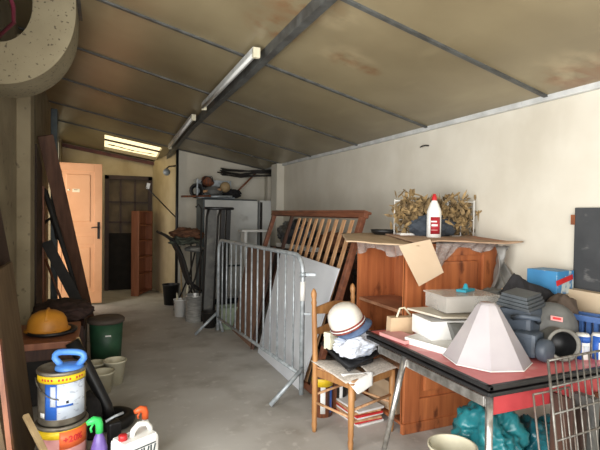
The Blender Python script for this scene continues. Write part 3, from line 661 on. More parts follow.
# dried plants in a white wire rack
t = thing('wire_rack', 'white wire rack on the cabinet holding dried plants', 'rack', (2.3, 2.84, 1.29))
ra, rb = V(2.0, 2.93, 1.30), V(2.60, 2.76, 1.30)
d = MB()
for z0 in (.0, .12, .26): d.tube([ra+V(0,0,z0), rb+V(0,0,z0)], .004, 6)
link('rail', d, M['white'], t)
for k in range(7):
    p = lerp(ra, rb, k/6.); d = MB(); d.tube([p, p+V(0,0,.27)], .005, 6); link('upright', d, M['white'], t)
d = MB(); d.box((2.14, 2.86, 1.312), (.28, .14, .02), (0,0,-.27)); link('tray', d, M['white'], t)
def leaves(c, n, sx, sz, seed, label):
    random.seed(seed); d = MB()
    for k in range(n):
        p = V(c[0]+random.gauss(0, sx)*.5, c[1]+random.gauss(0, .03), c[2]+random.gauss(0, sz)*.5)
        L_ = random.uniform(.035, .075); w_ = random.uniform(.006, .014); e = Euler((random.uniform(-1.3,1.3), random.uniform(-1.5,1.5), random.uniform(0,6.28))).to_matrix()
        cu = random.uniform(-.03, .03); pts = [V(0,-w_,0), V(L_*.5,-w_*1.3,cu), V(L_,0,cu*2.5), V(L_*.5,w_*1.3,cu), V(0,w_,0)]
        vs = [p + e @ (q-V(L_*.5,0,0)) for q in pts]
        for v in vs: v.z = max(v.z, 1.303); v.x = min(v.x, 2.63)
        d._add(vs, [(0,1,3,4),(1,2,3)])
    for k in range(5):
        x = c[0]+random.uniform(-.5,.5)*sx; d.tube([(x, c[1], 1.32), (x+random.uniform(-.04,.04), c[1], c[2]+sz*random.uniform(.2,.9))], .003, 5)
    o = link('dried_plants', d, M['leaf'], solid=.0015); tag(o, label, 'dried plants', kind='stuff')
leaves((2.12, 2.88, 1.47), 420, .13, .11, 1, 'brown dried leaves bundled in the left half of the wire rack')
leaves((2.27, 2.85, 1.53), 170, .08, .05, 2, 'brown dried leaf bundle rising behind the white bottle')
leaves((2.46, 2.80, 1.44), 430, .15, .12, 3, 'olive dried leaves spread through the right half of the wire rack')
b = MB(); b.blob((2.24, 2.78, 1.37), (.21, .05, .085), .3, 2, 41, flat=-.92, sub=4, sharp=True); o = link('dark_cloth', b, mat('slate_cloth', s2l(72,80,90), s2l(52,58,66), 14, .9)); tag(o, 'folded slate-coloured cloth behind the white bottle', 'cloth')
# bottle
t = thing('detergent_bottle', 'white bottle with red cap and red label on cabinet', 'bottle', (2.17, 2.69, 1.285))
q = (2.17, 2.69, 1.288)
d = MB(); d.lathe([(0,0),(.046,0),(.05,.006),(.05,.19),(.045,.21),(.022,.265),(.016,.275),(0,.275)], q, 28); link('body', d, M['white'], t)
d = MB(); d.lathe([(.018,.268),(.018,.298),(.013,.302),(.011,.318),(0,.32)], q, 18); link('cap', d, M['redpl'], t)
def arc_label(par, name, c, r, z0, z1, a0, a1, m, n=14, rz=None):
    d = MB()
    def f(u, v):
        a = a0+(a1-a0)*u; rr = r if rz is None else r+rz*(z0+(z1-z0)*v)
        return V(c[0]+rr*math.cos(a), c[1]+rr*math.sin(a), c[2]+z0+(z1-z0)*v)
    d.sheet(f, n, 1); return link(name, d, m, par, solid=.0008)
lb = arc_label(t, 'label', q, .0508, .035, .155, R(205), R(285), mat('crimson_label', s2l(170,40,50), s2l(130,24,36), 9, .4, bump=0))
arc_label(lb, 'label_stripe', q, .0514, .118, .128, R(208), R(255), M['white']); arc_label(lb, 'label_stripe', q, .0514, .090, .104, R(212), R(262), M['white']); arc_label(lb, 'label_stripe', q, .0514, .06, .066, R(208), R(262), M['pink'])

# ---------------------------------------------------------------- chair with things
CC = V(1.545, 2.705, 0); rz = R(19.5)
t = thing('wooden_chair', 'light wooden chair with turned posts holding helmet and bag', 'chair', CC, rz)
cl = lambda x, y, z: Matrix.Rotation(rz, 4, 'Z') @ V(x, y, z) + CC
def turned(pts, rs): 
    d = MB(); d.tube(pts, rs, 12); return d
hw, hd = .195, .165
for s in (-1, 1):
    z_ = [0, .02, .05, .07, .12, .2, .3, .43, .5, .62, .78, .84, .86, .88, .90, .92, .94, .955]
    r_ = [.013, .015, .019, .016, .018, .019, .019, .019, .019, .018, .017, .015, .019, .014, .018, .02, .014, .004]
    d = turned([cl(s*hw, hd+.05*max(0, zz-.45), zz) for zz in z_], r_); link('rear_post', d, M['chairwood'], t)
    z_ = [0, .02, .05, .07, .10, .12, .2, .3, .42]; r_ = [.012, .015, .019, .015, .019, .017, .02, .02, .021]
    d = turned([cl(s*(hw+.01), -hd, zz) for zz in z_], r_); link('front_leg', d, M['chairwood'], t)
    d = MB(); d.tube([cl(s*hw, -hd, .20), cl(s*hw, hd, .20)], .009); link('stretcher', d, M['slat'], t)
    d = MB(); d.beam(cl(s*hw, -hd, .405), cl(s*hw, hd, .405), .02, .05); link('seat_rail', d, M['chairwood'], t)
for y, z0 in ((-hd, .25), (hd, .25), (-hd, .33)):
    if z0 == .33: continue
    d = MB(); d.tube([cl(-hw, y, z0), cl(hw, y, z0)], .009); link('stretcher', d, M['slat'], t)
for y in (-hd, hd):
    d = MB(); d.beam(cl(-hw, y, .405), cl(hw, y, .405), .02, .05); link('seat_rail', d, M['chairwood'], t)
d = MB(); d.poly([cl(-hw, hd-.01, .425), cl(hw, hd-.01, .425), cl(hw+.015, -hd-.015, .425), cl(-hw-.015, -hd-.015, .425)], (0,0,.016)); link('seat', d, M['slat'], t)
for z0, h in ((.80, .085), (.66, .07)):
    d = MB(); pts = []; n = 16
    top = [(-1+2*k/n) for k in range(n+1)]
    up_ = [cl(x*hw, hd+.02, z0+h/2*(.45+.55*math.cos(x*PI)*.5+.45) ) for x in top]
    lo_ = [cl(x*hw, hd+.02, z0-h/2*(.6+.2*math.cos(x*PI))) for x in top]
    off = cl(0, .014, 0)-cl(0, 0, 0)
    d.poly(up_+lo_[::-1], off); link('back_slat', d, M['chairwood'], t)
# on the seat
def flat_sheet(name, pts, z0, th, m, label, cat, droop=None, seed=0):
    d = MB(); p = [V(*q, 0) for q in pts]
    def f(u, v):
        q = lerp(lerp(p[0], p[1], u), lerp(p[3], p[2], u), v); z = z0 + .004*noise.noise(q*12+V(seed,0,0))
        if droop: z -= droop(u, v)
        return V(q.x, q.y, z)
    d.sheet(f, 12, 12); o = link(name, d, m, solid=th); return tag(o, label, cat)
def draped(name, cs, th, m, label, cat, sag=0.):
    p = [cl(*q) for q in cs]; d = MB()
    def f(u, v):
        q = lerp(lerp(p[0], p[1], u), lerp(p[3], p[2], u), v); q.z += .004*noise.noise(q*14) + sag*math.sin(PI*u)*math.sin(PI*v); return q
    d.sheet(f, 12, 12); o = link(name, d, m, solid=th); return tag(o, label, cat)
draped('newspaper', [(-.21,.20,.475), (-.275,-.18,.44), (-.10,-.20,.462), (-.08,.10,.475)], .004, M['news'], 'newspaper hanging over the left edge of the chair seat', 'newspaper', .012)
draped('newspaper', [(-.08,-.215,.445), (.20,-.215,.448), (.215,-.06,.475), (-.02,-.05,.478)], .004, M['news'], 'newspaper at the front edge of the chair seat nearest table', 'newspaper', .008)
draped('torn_paper', [(-.235,-.10,.468), (-.05,-.205,.468), (-.09,-.235,.40), (-.215,-.225,.372)], .003, M['paper'], 'torn dirty white paper drooping over the near chair corner', 'paper', .006)
b = MB()
fc = [cl(-.185, .13, .60), cl(-.215, -.15, .492), cl(.215, -.12, .548), cl(.12, .15, .65)]
def ff(u, v):
    q = lerp(lerp(fc[0], fc[1], u), lerp(fc[3], fc[2], u), v); q.z -= .05*math.sin(PI*u)*math.sin(PI*v); return q
b.sheet(ff, 12, 12); o = link('black_folder', b, M['black'], solid=.012); tag(o, 'wide black folder under the white bag on the chair', 'folder')
b = MB(); b.blob(cl(.0, .0, .50), (.13, .12, .05), .2, 1.6, 50, sub=3, sharp=True); o = link('folded_cloth', b, M['blackcloth']); tag(o, 'dark cloth under the black folder on the chair seat', 'cloth')
b = MB(); b.blob(cl(-.03, -.05, .612), (.172, .115, .082), .3, 1.5, 51, sub=5, sharp=True, rotz=.3); o = link('plastic_bag', b, M['bagwhite']); tag(o, 'crumpled white and pale blue plastic bag on the chair seat', 'bag')
b = MB(); b.box(cl(-.15, .07, .665), (.09, .05, .03), (0, .1, .5)); b.box(cl(-.15, .07, .615), (.08,.05,.08), (0,0,.5)); o = link('small_carton', b, M['cream']); tag(o, 'small cream carton left of the helmet on the chair', 'carton')
fwd = V(.49, .87, 0); rgt = V(.921, -.389, 0)
b = MB(); hb = V(1.485, 2.635, .705)
tilt = axis_rot(V(0,0,1)*.9 - rgt*.42 - fwd*.1)
b.lathe([(0,-.01),(.06,-.012),(.12,.0),(.135,.012),(.132,.02),(.112,.03),(.10,.05),(0,.06)], hb+rgt*.025, 28, tilt, sx=1.0, sy=.9)
o = link('blue_cap', b, M['denim']); tag(o, 'blue-grey brimmed hat under the white helmet on the chair', 'hat')
t = thing('white_helmet', 'white dirty helmet with red-brown band on the chair', 'helmet', hb+V(0,0,.04))
hc = hb - rgt*.028 + V(0,0,.045)
d = MB(); d.lathe([(.110, 0), (.113, .02), (.111, .05), (.098, .09), (.074, .115), (.04, .132), (0, .138)], hc, 28, tilt, sx=1.1, sy=1.0); link('shell', d, layer(mat('dirty_white_shell', s2l(232,228,218), s2l(214,208,196), 5, .4, bump=.05), s2l(150,138,116), 6, .55, .72, amount=.6), t)
d = MB(); d.lathe([(.110, -.004), (.118, -.002), (.118, .006), (.112, .009)], hc, 28, tilt, sx=1.1); d.lathe([(.112, -.024), (.12, -.020), (.12, -.008), (.112, -.006)], hc, 28, tilt, sx=1.1); link('band', d, M['redband'], t)
d = MB(); d.lathe([(.112, -.008), (.122, -.006), (.120, -.001), (.110, 0)], hc, 28, tilt, sx=1.1); link('trim_line', d, M['white'], t)
# cans behind the chair
t = pail('paint_can', 'paint can with yellow top behind the chair legs', 'can', (1.475, 3.03, 0), .075, .075, .29, M['rust'])
arc_label(t, 'yellow_label', (1.475, 3.03, 0), .077, .22, .29, 0, 2*PI, M['yellow'], 28); arc_label(t, 'white_label', (1.475, 3.03, 0), .0765, .03, .22, R(235), R(262), M['white']); arc_label(t, 'white_label', (1.475, 3.03, 0), .0765, .03, .22, R(290), R(310), M['bluelab'])
t = pail('paint_can', 'dark paint can with brown drips right of the yellow-topped can', 'can', (1.62, 3.07, 0), .07, .07, .28, M['dark'])
arc_label(t, 'paint_drip', (1.62, 3.07, 0), .0715, .03, .27, R(215), R(238), M['rust']); arc_label(t, 'paint_drip', (1.62, 3.07, 0), .0715, .05, .25, R(255), R(275), M['paper'])
for k in range(7):
    b = MB(); b.box((1.70-.004*(k%3), 2.93+.01*(k%2), .008+k*.0155), (.22, .36, .014), (0, 0, .12-.05*(k%3)))
    o = link('thin_board', b, [M['paper'], M['redpl'], M['slat']][k % 3]); tag(o, ['white', 'red', 'tan'][k % 3]+' thin board in the low stack behind the chair, layer '+['at the very bottom','second from bottom','third from bottom','in the middle','just above the middle','second from top','on top'][k], 'board', 'thin boards stacked behind the chair')

# ---------------------------------------------------------------- formica table
TX0, TX1, TY0, TY1, TZ = 1.482, 2.56, 1.46, 2.42, .75
t = thing('formica_table', 'pink-red formica table with black edge and chrome legs', 'table', (TX0, TY0, 0))
d = MB(); d.box(((TX0+TX1)/2, (TY0+TY1)/2, TZ-.006), (TX1-TX0-.02, TY1-TY0-.02, .012)); link('tabletop', d, M['redform'], t)
def edge(z0, h, g, nm):
    d = MB()
    for (cx_, cy_, sx, sy) in (((TX0+TX1)/2, TY0, TX1-TX0+g, .024), ((TX0+TX1)/2, TY1, TX1-TX0+g, .024), (TX0, (TY0+TY1)/2, .024, TY1-TY0+g), (TX1, (TY0+TY1)/2, .024, TY1-TY0+g)):
        d.box((cx_, cy_, z0), (sx, sy, h), bev=.004)
    return link(nm, d, M['black'], t)
edge(TZ-.010, .020, .024, 'edge_band'); edge(TZ-.038, .018, .014, 'leaf_edge')
d = MB(); d.box(((TX0+TX1)/2, (TY0+TY1)/2, TZ-.036), (TX1-TX0-.03, TY1-TY0-.03, .014)); link('extension_leaf', d, M['brownwood'], t)
d = MB(); d.box((TX0+.04, (TY0+TY1)/2, TZ-.095), (.02, TY1-TY0-.12, .045), bev=.004); link('side_rail', d, M['chrome'], t)
d = MB(); d.box(((TX0+TX1)/2, TY1-.05, TZ-.10), (TX1-TX0-.1, .02, .06)); link('side_rail', d, M['chrome'], t)
d = MB(); d.box(((TX0+TX1)/2+.0, TY0+.045, TZ-.105), (TX1-TX0-.12, .02, .085), bev=.003); link('drawer_front', d, M['red'], t, label='red painted drawer front')
for (x, y, fx, fy) in ((TX0+.045, TY0+.045, .0, -.01), (TX0+.03, TY1-.33, -.095, .09), (TX1-.05, TY0+.05, .04, -.04), (TX1-.05, TY1-.05, .04, .02)):
    d = MB(); d.tube([(x, y, TZ-.06), (x+fx, y+fy, .012)], [.017, .014], 14); link('leg', d, M['chrome'], t)
    d = MB(); d.lathe([(0,0),(.018,0),(.018,.03),(0,.03)], (x+fx, y+fy, 0), 12); link('foot_cap', d, M['black'], t)
zt = TZ
# paper bag at far left corner
t = thing('paper_bag', 'small pale paper bag with handle at far corner of table', 'bag', (1.62, 2.33, zt))
d = MB(); c0 = V(1.62, 2.32, zt)
d.poly([c0+V(-.07,-.03,0), c0+V(.075,-.055,0), c0+V(.085,.0,0), c0+V(-.06,.03,0)], (.005, .0, .10)); link('bag_body', d, mat('pale_kraft_paper', s2l(196,172,140), s2l(180,154,122), 6, .9), t)
d = MB(); d.tube([c0+V(-.02,-.02,.10), c0+V(.0,-.02,.15), c0+V(.03,-.022,.155), c0+V(.07,-.03,.11)], .006, 8); link('bag_handle', d, M['cream'], t)
b = MB(); b.box((1.56, 2.20, zt+.012), (.13, .22, .018), (0,0,.1)); o = link('pink_folder', b, M['pink']); tag(o, 'flat pink folder on the table in front of the paper bag', 'folder')
# papers, cartons, trays
b = MB(); b.poly([(1.53,2.12,zt), (1.60,1.84,zt), (1.92,1.92,zt), (1.86,2.24,zt)], (0,0,.035)); o = link('paper_stack', b, M['paper']); tag(o, 'flat white stack of papers at the left of the table', 'papers')
t = thing('white_carton', 'open white carton with dark blue print lying on the papers', 'carton', (1.72, 2.1, zt+.035))
d = MB(); d.box((1.76, 2.09, zt+.085), (.26, .22, .10), (0, 0, -.15), bev=.003); link('carton_body', d, M['paper'], t)
d = MB(); d.box((1.655, 2.005, zt+.09), (.07, .004, .06), (0, 0, -.15)); link('blue_print', d, mat('navy_print', s2l(40,52,90), s2l(150,160,180), 60, .6, bump=0), t)
b = MB(); b.poly([(1.73,1.93,zt+.036), (1.86,1.90,zt+.036), (1.88,1.95,zt+.12), (1.70,1.96,zt+.13)], (.01, .10, 0)); o = link('plastic_tray', b, M['greyplas']); tag(o, 'grey plastic tray tilted below the beige sheet', 'tray')
b = MB(); b.poly([(1.57,2.16,zt+.175), (1.66,1.98,zt+.155), (1.98,1.90,zt+.145), (1.95,2.16,zt+.165)], (0,0,.010)); o = link('plastic_sheet', b, mat('beige_acrylic_sheet', s2l(184,176,160), s2l(168,160,144), 4, .3, bump=.02)); tag(o, 'beige plastic sheet lying over the cartons on the table', 'sheet')
t = thing('storage_box', 'clear plastic storage box on the beige sheet', 'box', (1.87, 2.08, zt+.18))
bc = V(1.88, 2.08, 0); zz0 = zt+.178
d = MB()
for (cx_, cy_, sx, sy) in ((0,-.11,.32,.004),(0,.11,.32,.004),(-.16,0,.004,.22),(.16,0,.004,.22),(.03,0,.004,.22)): 
    m_ = Matrix.Rotation(-.15, 3, 'Z'); p = m_ @ V(cx_, cy_, 0)+bc; d.box((p.x, p.y, zz0+.04), (sx, sy, .08), (0,0,-.15))
d.box((bc.x, bc.y, zz0+.003), (.32, .22, .004), (0,0,-.15)); link('box_body', d, M['clear'], t)
d = MB(); d.box((bc.x, bc.y, zz0+.085), (.345, .24, .010), (0,0,-.15), bev=.003); link('box_lid', d, M['clear'], t)
b = MB(); b.box((1.93, 2.10, zz0+.098), (.12, .06, .015), (0,0,.4), bev=.004); b.lathe([(.018,0),(.008,.03),(0,.032)], (1.93,2.10,zz0+.104), 10); o = link('teal_lid', b, M['tealpl']); tag(o, 'bright teal plastic piece on the clear box lid', 'lid')
b = MB(); b.poly([(2.02,2.16,zt+.14),(2.14,2.0,zt+.14),(2.16,2.02,zt+.24),(2.04,2.18,zt+.25)], (.004,.004,0)); b.poly([(2.02,2.16,zt),(2.14,2.0,zt),(2.16,2.02,zt+.14),(2.04,2.18,zt+.14)], (.004,.004,0)); o = link('card_leaflet', b, M['paper']); tag(o, 'white leaflet standing right of the clear box', 'paper')
# octagonal lampshade cone
t = thing('cone_lampshade', 'large translucent faceted cone lampshade at the table corner', 'lampshade', (1.735, 1.735, zt))
d = MB(); q = (1.735, 1.735, zt+.002)
d.lathe([(.205, 0), (.052, .262), (.044, .272), (.040, .272)], q, 8, smooth=False, a0=.1); d.lathe([(.200, .001), (.048, .258), (.040, .272)], q, 8, smooth=False, a0=.1)
link('shade', d, M['cone'], t)
d = MB(); d.lathe([(.205, 0), (.208, .003), (.205, .006)], q, 8, smooth=False, a0=.1); link('rim', d, M['white'], t)
d = MB(); d.lathe([(.040, .27), (.034, .279), (.0, .279)], q, 16); link('cap', d, M['cone'], t)
# leaf blower
t = thing('leaf_blower', 'slate blue and grey blower with round open snout on the table', 'blower', (2.05, 1.72, zt))
d = MB(); d.box((2.03, 1.80, zt+.13), (.17, .17, .20), (0, 0, .35), bev=.025); d.box((1.97, 1.70, zt+.07), (.12, .12, .12), (0, 0, .35), bev=.02); link('motor_housing', d, M['bluegrey'], t)
d = MB()
for k in range(4): d.box((2.03, 1.80+.0, zt+.245+.017*k), (.20-.010*k, .17-.012*k, .0165), (.10, -.06, .3), bev=.003)
link('filter_cover', d, mat('dark_slate_cover', s2l(72,78,82), s2l(58,62,66), 10, .55), t)
d = MB(); d.tube([(1.93, 1.76, zt+.19), (1.93, 1.70, zt+.205), (1.99, 1.66, zt+.20), (2.04, 1.70, zt+.17)], .014, 10); link('handle', d, M['bluegrey'], t)
ax = V(-.50, -.80, .22).normalized(); d = MB(); d.lathe([(0,-.07),(.08,-.07),(.115,-.05),(.125,-.01),(.12,.03),(.09,.055),(.06,.065),(0,.07)], (2.185, 1.74, zt+.13), 28, axis_rot(ax)); link('fan_scroll', d, M['greyplas'], t)
ax2 = V(-.50, -.84, .12).normalized(); d = MB(); d.lathe([(.074,-.09),(.072,.03),(.078,.034),(.078,.045),(.064,.045),(.058,.0),(.05,-.08),(0,-.08)], (2.075, 1.60, zt+.082), 28, axis_rot(ax2)); sno = link('snout', d, mat('pale_grey_snout', s2l(120,118,110), s2l(96,94,88), 10, .55), t)
d = MB(); d.lathe([(.0635,.040),(.0575,.0),(.049,-.078),(0,-.078)], (2.075, 1.60, zt+.082), 28, axis_rot(ax2)); link('snout_shade', d, M['black'], sno, label='painted shade inside the snout')  # black inner surface paints in the shade of the hollow snout
d = MB(); d.lathe([(0,0),(.05,0),(.055,.01),(.055,.04),(.045,.05),(0,.05)], (1.96, 1.62, zt+.06), 20, (R(90), 0, R(12))); link('wheel', d, M['bluegrey'], t)
d = MB(); d.box((2.135, 1.672, zt+.185), (.060, .004, .024), (-.35, .15, -.5)); wsk = link('warning_sticker', d, M['pink'], t)
d = MB(); d.box((2.133, 1.6685, zt+.187), (.038, .004, .010), (-.35, .15, -.5)); link('sticker_mark', d, M['redpl'], wsk)
rid = [(2.13,2.03,1.02),(2.19,2.00,1.125),(2.27,1.965,1.075),(2.36,1.92,1.04),(2.45,1.88,.985),(2.50,1.84,.90)]
b = MB()
def bagf(u, v):
    i = u*(len(rid)-1); k = min(int(i), len(rid)-2); r_ = lerp(rid[k], rid[k+1], i-k)
    h = r_.z-(zt+.012); a_ = (v-.5)*2
    p = V(r_.x, r_.y, 0) + V(.42,.9,0)*(a_*(.05+.085*abs(a_)))
    p.z = zt+.012+h*(1-abs(a_)**1.35)
    n_ = noise.noise(V(u*5, v*2.4, 3))*.028 + abs(noise.noise(V(u*11+v*3, v*4, 8)))*.022
    return p + V(-.42,-.9,.5)*n_*(1 if .05 < v < .95 else .2)
b.sheet(bagf, 40, 30)
o = link('black_bag', b, M['blackcloth'], solid=.004); tag(o, 'slumped black cloth bag behind the blower on the table', 'bag')
b = MB(); b.blob((2.37, 1.83, zt+.12), (.11, .09, .15), .2, 1.7, 63, flat=-.85, sub=4, sharp=True); o = link('brown_pouch', b, mat('brown_grey_pouch', s2l(96,82,70), s2l(76,64,56), 14, .9)); tag(o, 'brown-grey cloth pouch right of the black bag', 'pouch')
b = MB(); b.blob((2.18, 2.14, zt+.22), (.09, .09, .045), .4, 2, 64, sub=4, sharp=True); b.blob((2.18, 2.17, zt+.10), (.10, .09, .11), .2, 2, 65, flat=-.85, sub=3); o = link('net_bag', b, M['greyplas']); tag(o, 'dark grey crumpled netting between clear box and black bag', 'netting')
b = MB(); b.box((2.46, 2.09, zt+.12), (.16, .36, .24), bev=.003); o = link('cardboard_box', b, M['cardboard']); tag(o, 'cardboard box on the table under the printed blue box', 'box')
t = thing('printed_box', 'bright blue printed box standing by the right wall', 'box', (2.47, 2.02, zt+.24))
d = MB(); d.box((2.50, 2.01, zt+.32), (.17, .19, .135), (0,0,.12), bev=.003); link('box_body', d, M['boxblue'], t)
d = MB(); d.box((2.50, 1.912, zt+.335), (.16, .004, .03), (0,-.2,.12)); link('red_print', d, M['redpl'], t)
b = MB(); b.box((2.58, 1.55, zt+.14), (.07, .8, .28), bev=.003); o = link('cardboard_box', b, mat('pale_beige_box', s2l(206,188,160), s2l(194,174,146), 3, .8, bump=.03)); tag(o, 'long pale beige box along the wall under the blackboard', 'box')
# blue crate
t = thing('plastic_crate', 'small blue slotted plastic crate on the table by wall', 'crate', (2.42, 1.62, zt))
d = MB()
ca, cb = V(2.33, 1.76, 0), V(2.45, 1.36, 0)
for z0 in (.02, .17): 
    d.beam(ca+V(0,0,zt+z0), cb+V(0,0,zt+z0), .02, .03); d.beam(ca+V(.10,.02,zt+z0), cb+V(.10,.02,zt+z0), .02, .03); d.beam(ca+V(0,0,zt+z0), ca+V(.10,.02,zt+z0), .02, .03)
for k in range(13):
    p = lerp(ca, cb, k/12.); d.box(p+V(0,0,zt+.095), (.012, .018, .15)); d.box(p+V(.10,.02,zt+.095), (.012, .018, .15))
d.poly([ca+V(0,0,zt+.005), cb+V(0,0,zt+.005), cb+V(.1,.02,zt+.005), ca+V(.1,.02,zt+.005)], (0,0,.006))
link('crate_body', d, M['cratebl'], t)
def carton(x, y, label):
    t = thing('spray_can', label, 'can', (x, y, zt), 0)
    d = MB(); d.lathe([(0,0),(.033,0),(.034,.004),(.034,.115),(.028,.125),(0,.126)], (x, y, zt), 20); link('body', d, M['white'], t)
    arc_label(t, 'blue_stripe', (x, y, zt), .0348, .0, .115, R(165), R(215), M['bluelab']); arc_label(t, 'blue_stripe', (x, y, zt), .0348, .085, .115, R(215), R(300), M['bluelab'])
    arc_label(t, 'grey_print', (x, y, zt), .0346, .03, .07, R(228), R(275), M['labelw'])
carton(2.21, 1.585, 'white and blue can right of the blower snout, left of its twin')
carton(2.29, 1.555, 'white and blue can at the right edge, next to its twin')

# ---------------------------------------------------------------- under and before the table
t = thing('bucket', 'cream plastic bucket on the floor below the table', 'bucket', (1.745, 1.98, 0))
d = MB(); q = (1.71, 1.93, 0); d.lathe([(0,.004),(.095,0),(.12,.24),(.128,.242),(.128,.228),(.12,.226)], q, 32); d.lathe([(.116,.241),(.092,.01),(0,.01)], q, 32); link('body', d, M['cream'], t)
b = MB(); b.blob((2.06, 2.02, .17), (.19, .20, .21), .3, 1.8, 71, flat=-.8, sub=5, sharp=True); o = link('plastic_bag', b, M['teal']); tag(o, 'crumpled teal plastic bag under the table beside the cream bucket', 'bag')
b = MB(); b.blob((2.32, 1.90, .13), (.17, .17, .17), .3, 1.8, 73, flat=-.8, sub=5, sharp=True); o = link('plastic_bag', b, mat('blue_teal_bag', s2l(40,112,122), s2l(26,86,98), 6, .3, bump=.3)); tag(o, 'darker teal plastic bag behind the wire racks under the table', 'bag')
def grid(name, label, p0, ux, uz, w, h, nx, nz, r, m, group):
    t = thing(name, label, 'wire rack', p0)
    ux = Vector(ux).normalized(); uz = Vector(uz).normalized(); p0 = Vector(p0)
    for (a_, b_) in ((p0, p0+ux*w), (p0+uz*h, p0+ux*w+uz*h), (p0, p0+uz*h), (p0+ux*w, p0+ux*w+uz*h)):
        d = MB(); d.tube([a_, b_], r*1.5, 8); link('frame_bar', d, m, t)
    for k in range(1, nx):
        d = MB(); q = p0+ux*(w*k/nx); d.tube([q, q+uz*h], r, 6); link('wire', d, m, t)
    for k in range(1, nz):
        d = MB(); q = p0+uz*(h*k/nz); d.tube([q, q+ux*w], r*1.2, 6); link('cross_wire', d, m, t)
    return t
grid('wire_rack', 'large grey wire grid leaning in front of the table right side', (1.735, 1.27, .005), (1, .06, 0), (-.06, .075, .86), .62, .868, 14, 8, .0037, M['wire'], None)
grid('wire_rack', 'smaller rusty wire rack left of and behind the grey grid', (1.755, 1.37, .005), (.85, -.06, .04), (-.07, .05, .70), .20, .70, 4, 2, .0032, M['rustwire'], None)
random.seed(12)
for k in range(6):
    b = MB(); x = 1.885+k*.075; hh = [.66, .60, .64, .52, .62, .57][k]
    b.box((x, 1.435, hh/2+.002), (.018+.012*(k%3), .10, hh), (0, 0, .1))
    o = link('board_offcut', b, [M['darkwood'], M['frame_dk'], M['greyplas'], M['dark'], M['brownwood'], M['darkwood']][k]); tag(o, ['reddish brown','dark brown','grey','black','mid brown','dark reddish'][k]+' board offcut on end behind the wire grid, '+['leftmost','second from left','third from left','third from right','second from right','rightmost'][k], 'board', 'board offcuts on end under the table')

# ---------------------------------------------------------------- left side
t = thing('work_bench', 'low brown wooden bench carrying the yellow helmet', 'bench', (-.40, 3.85, 0))
d = MB(); d.box((-.39, 3.88, .525), (.46, .62, .045), bev=.004); link('bench_top', d, M['shelfwood'], t)
for x in (-.59, -.20):
    for y in (3.61, 4.15): d = MB(); d.box((x, y, .25), (.045, .045, .5)); link('leg', d, M['darkwood'], t)
d = MB(); d.box((-.39, 3.61, .46), (.34, .02, .08)); link('apron', d, M['darkwood'], t)
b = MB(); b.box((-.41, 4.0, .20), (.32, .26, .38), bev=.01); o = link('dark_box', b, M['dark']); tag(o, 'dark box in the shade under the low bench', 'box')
b = MB(); b.lathe([(0,0),(.13,0),(.165,.012),(.17,.03),(.16,.034),(.12,.014),(0,.012)], (-.34, 3.84, .549), 32); o = link('round_tray', b, M['black']); tag(o, 'round black tray under the yellow helmet', 'tray')
t = thing('yellow_helmet', 'dusty yellow-orange safety helmet on the low bench', 'helmet', (-.36, 3.86, .57))
d = MB(); q = (-.37, 3.86, .572); d.lathe([(.135,.0),(.135,.03),(.128,.075),(.105,.115),(.06,.14),(0,.148)], q, 28); link('shell', d, M['skin_hat'], t)
d = MB(); d.lathe([(.13,.0),(.155,.002),(.155,.008),(.13,.014)], q, 28); link('brim', d, M['skin_hat'], t)
d = MB(); d.tube([(q[0], q[1]-.12, q[2]+.085), (q[0], q[1]-.06, q[2]+.143), (q[0], q[1]+.06, q[2]+.143), (q[0], q[1]+.12, q[2]+.085)], .012, 8); link('ridge', d, M['skin_hat'], t)
t = thing('low_cabinet', 'dark low wooden cabinet behind the bench under a coat', 'cabinet', (-.38, 4.75, 0))
d = MB(); d.box((-.38, 4.76, .23), (.46, .72, .46), bev=.006); link('body', d, M['darkwood'], t)
d = MB(); d.box((-.145, 4.76, .24), (.015, .6, .36), bev=.004); link('door', d, M['frame_dk'], t)
b = MB(); b.blob((-.34, 4.75, .54), (.25, .36, .09), .3, 1.8, 81, flat=-.85, sub=4, sharp=True); o = link('brown_coat', b, mat('dark_brown_coat', s2l(72,52,46), s2l(50,36,32), 14, .9)); tag(o, 'crumpled dark brown coat on the low cabinet', 'coat')
t = thing('storage_bin', 'dark green plastic bin with flat brown-grey lid', 'bin', (.035, 4.77, 0))
d = MB(); q = (.035, 4.77, 0); d.lathe([(0,.003),(.13,0),(.15,.41),(0,.41)], q, 28); link('body', d, M['dkgreen'], t)
d = MB(); d.lathe([(.155,.40),(.165,.405),(.165,.43),(.15,.445),(0,.45)], q, 28); link('lid', d, M['lid'], t)
d = MB(); d.box((.05, 4.615, .30), (.05, .006, .012)); link('sticker', d, M['white'], t)
for (x, y, h, r1, lb) in ((.005, 4.02, .17, .085, 'grey cream plant pot nearest the black tube'), (.10, 4.2, .20, .088, 'cream plant pot in the row nearest the open floor'), (-.05, 4.28, .17, .08, 'cream plant pot behind the other two by the green bin')):
    pail('plant_pot', lb, 'pot', (x, y, 0), r1*.72, r1, h, M['cream'], group='empty cream plant pots')
b = MB(); b.tube([(-.185, 3.42, .58), (-.10, 3.40, .42), (.03, 3.34, .15), (.055, 3.32, .06)], [.045, .04, .036, .034], 14); o = link('black_tube', b, M['black']); tag(o, 'thick black plastic tube slanting down beside the pots', 'tube')
b = MB(); b.tube([(-.155, 3.53, .58), (-.05, 3.47, .25), (0, 3.44, .09)], .012, 8); o = link('wooden_stick', b, M['dirtywood']); tag(o, 'thin pale wooden stick behind the black tube', 'stick')
b = MB(); pts = [(.07+.105*math.cos(a), 3.37+.11*math.sin(a), .045) for a in [R(-200+12*k) for k in range(28)]]; b.tube(pts+[(-.08, 3.52, .06)], .04, 14); o = link('black_hose', b, M['black']); tag(o, 'fat black hose curled on the floor behind the white canister', 'hose')
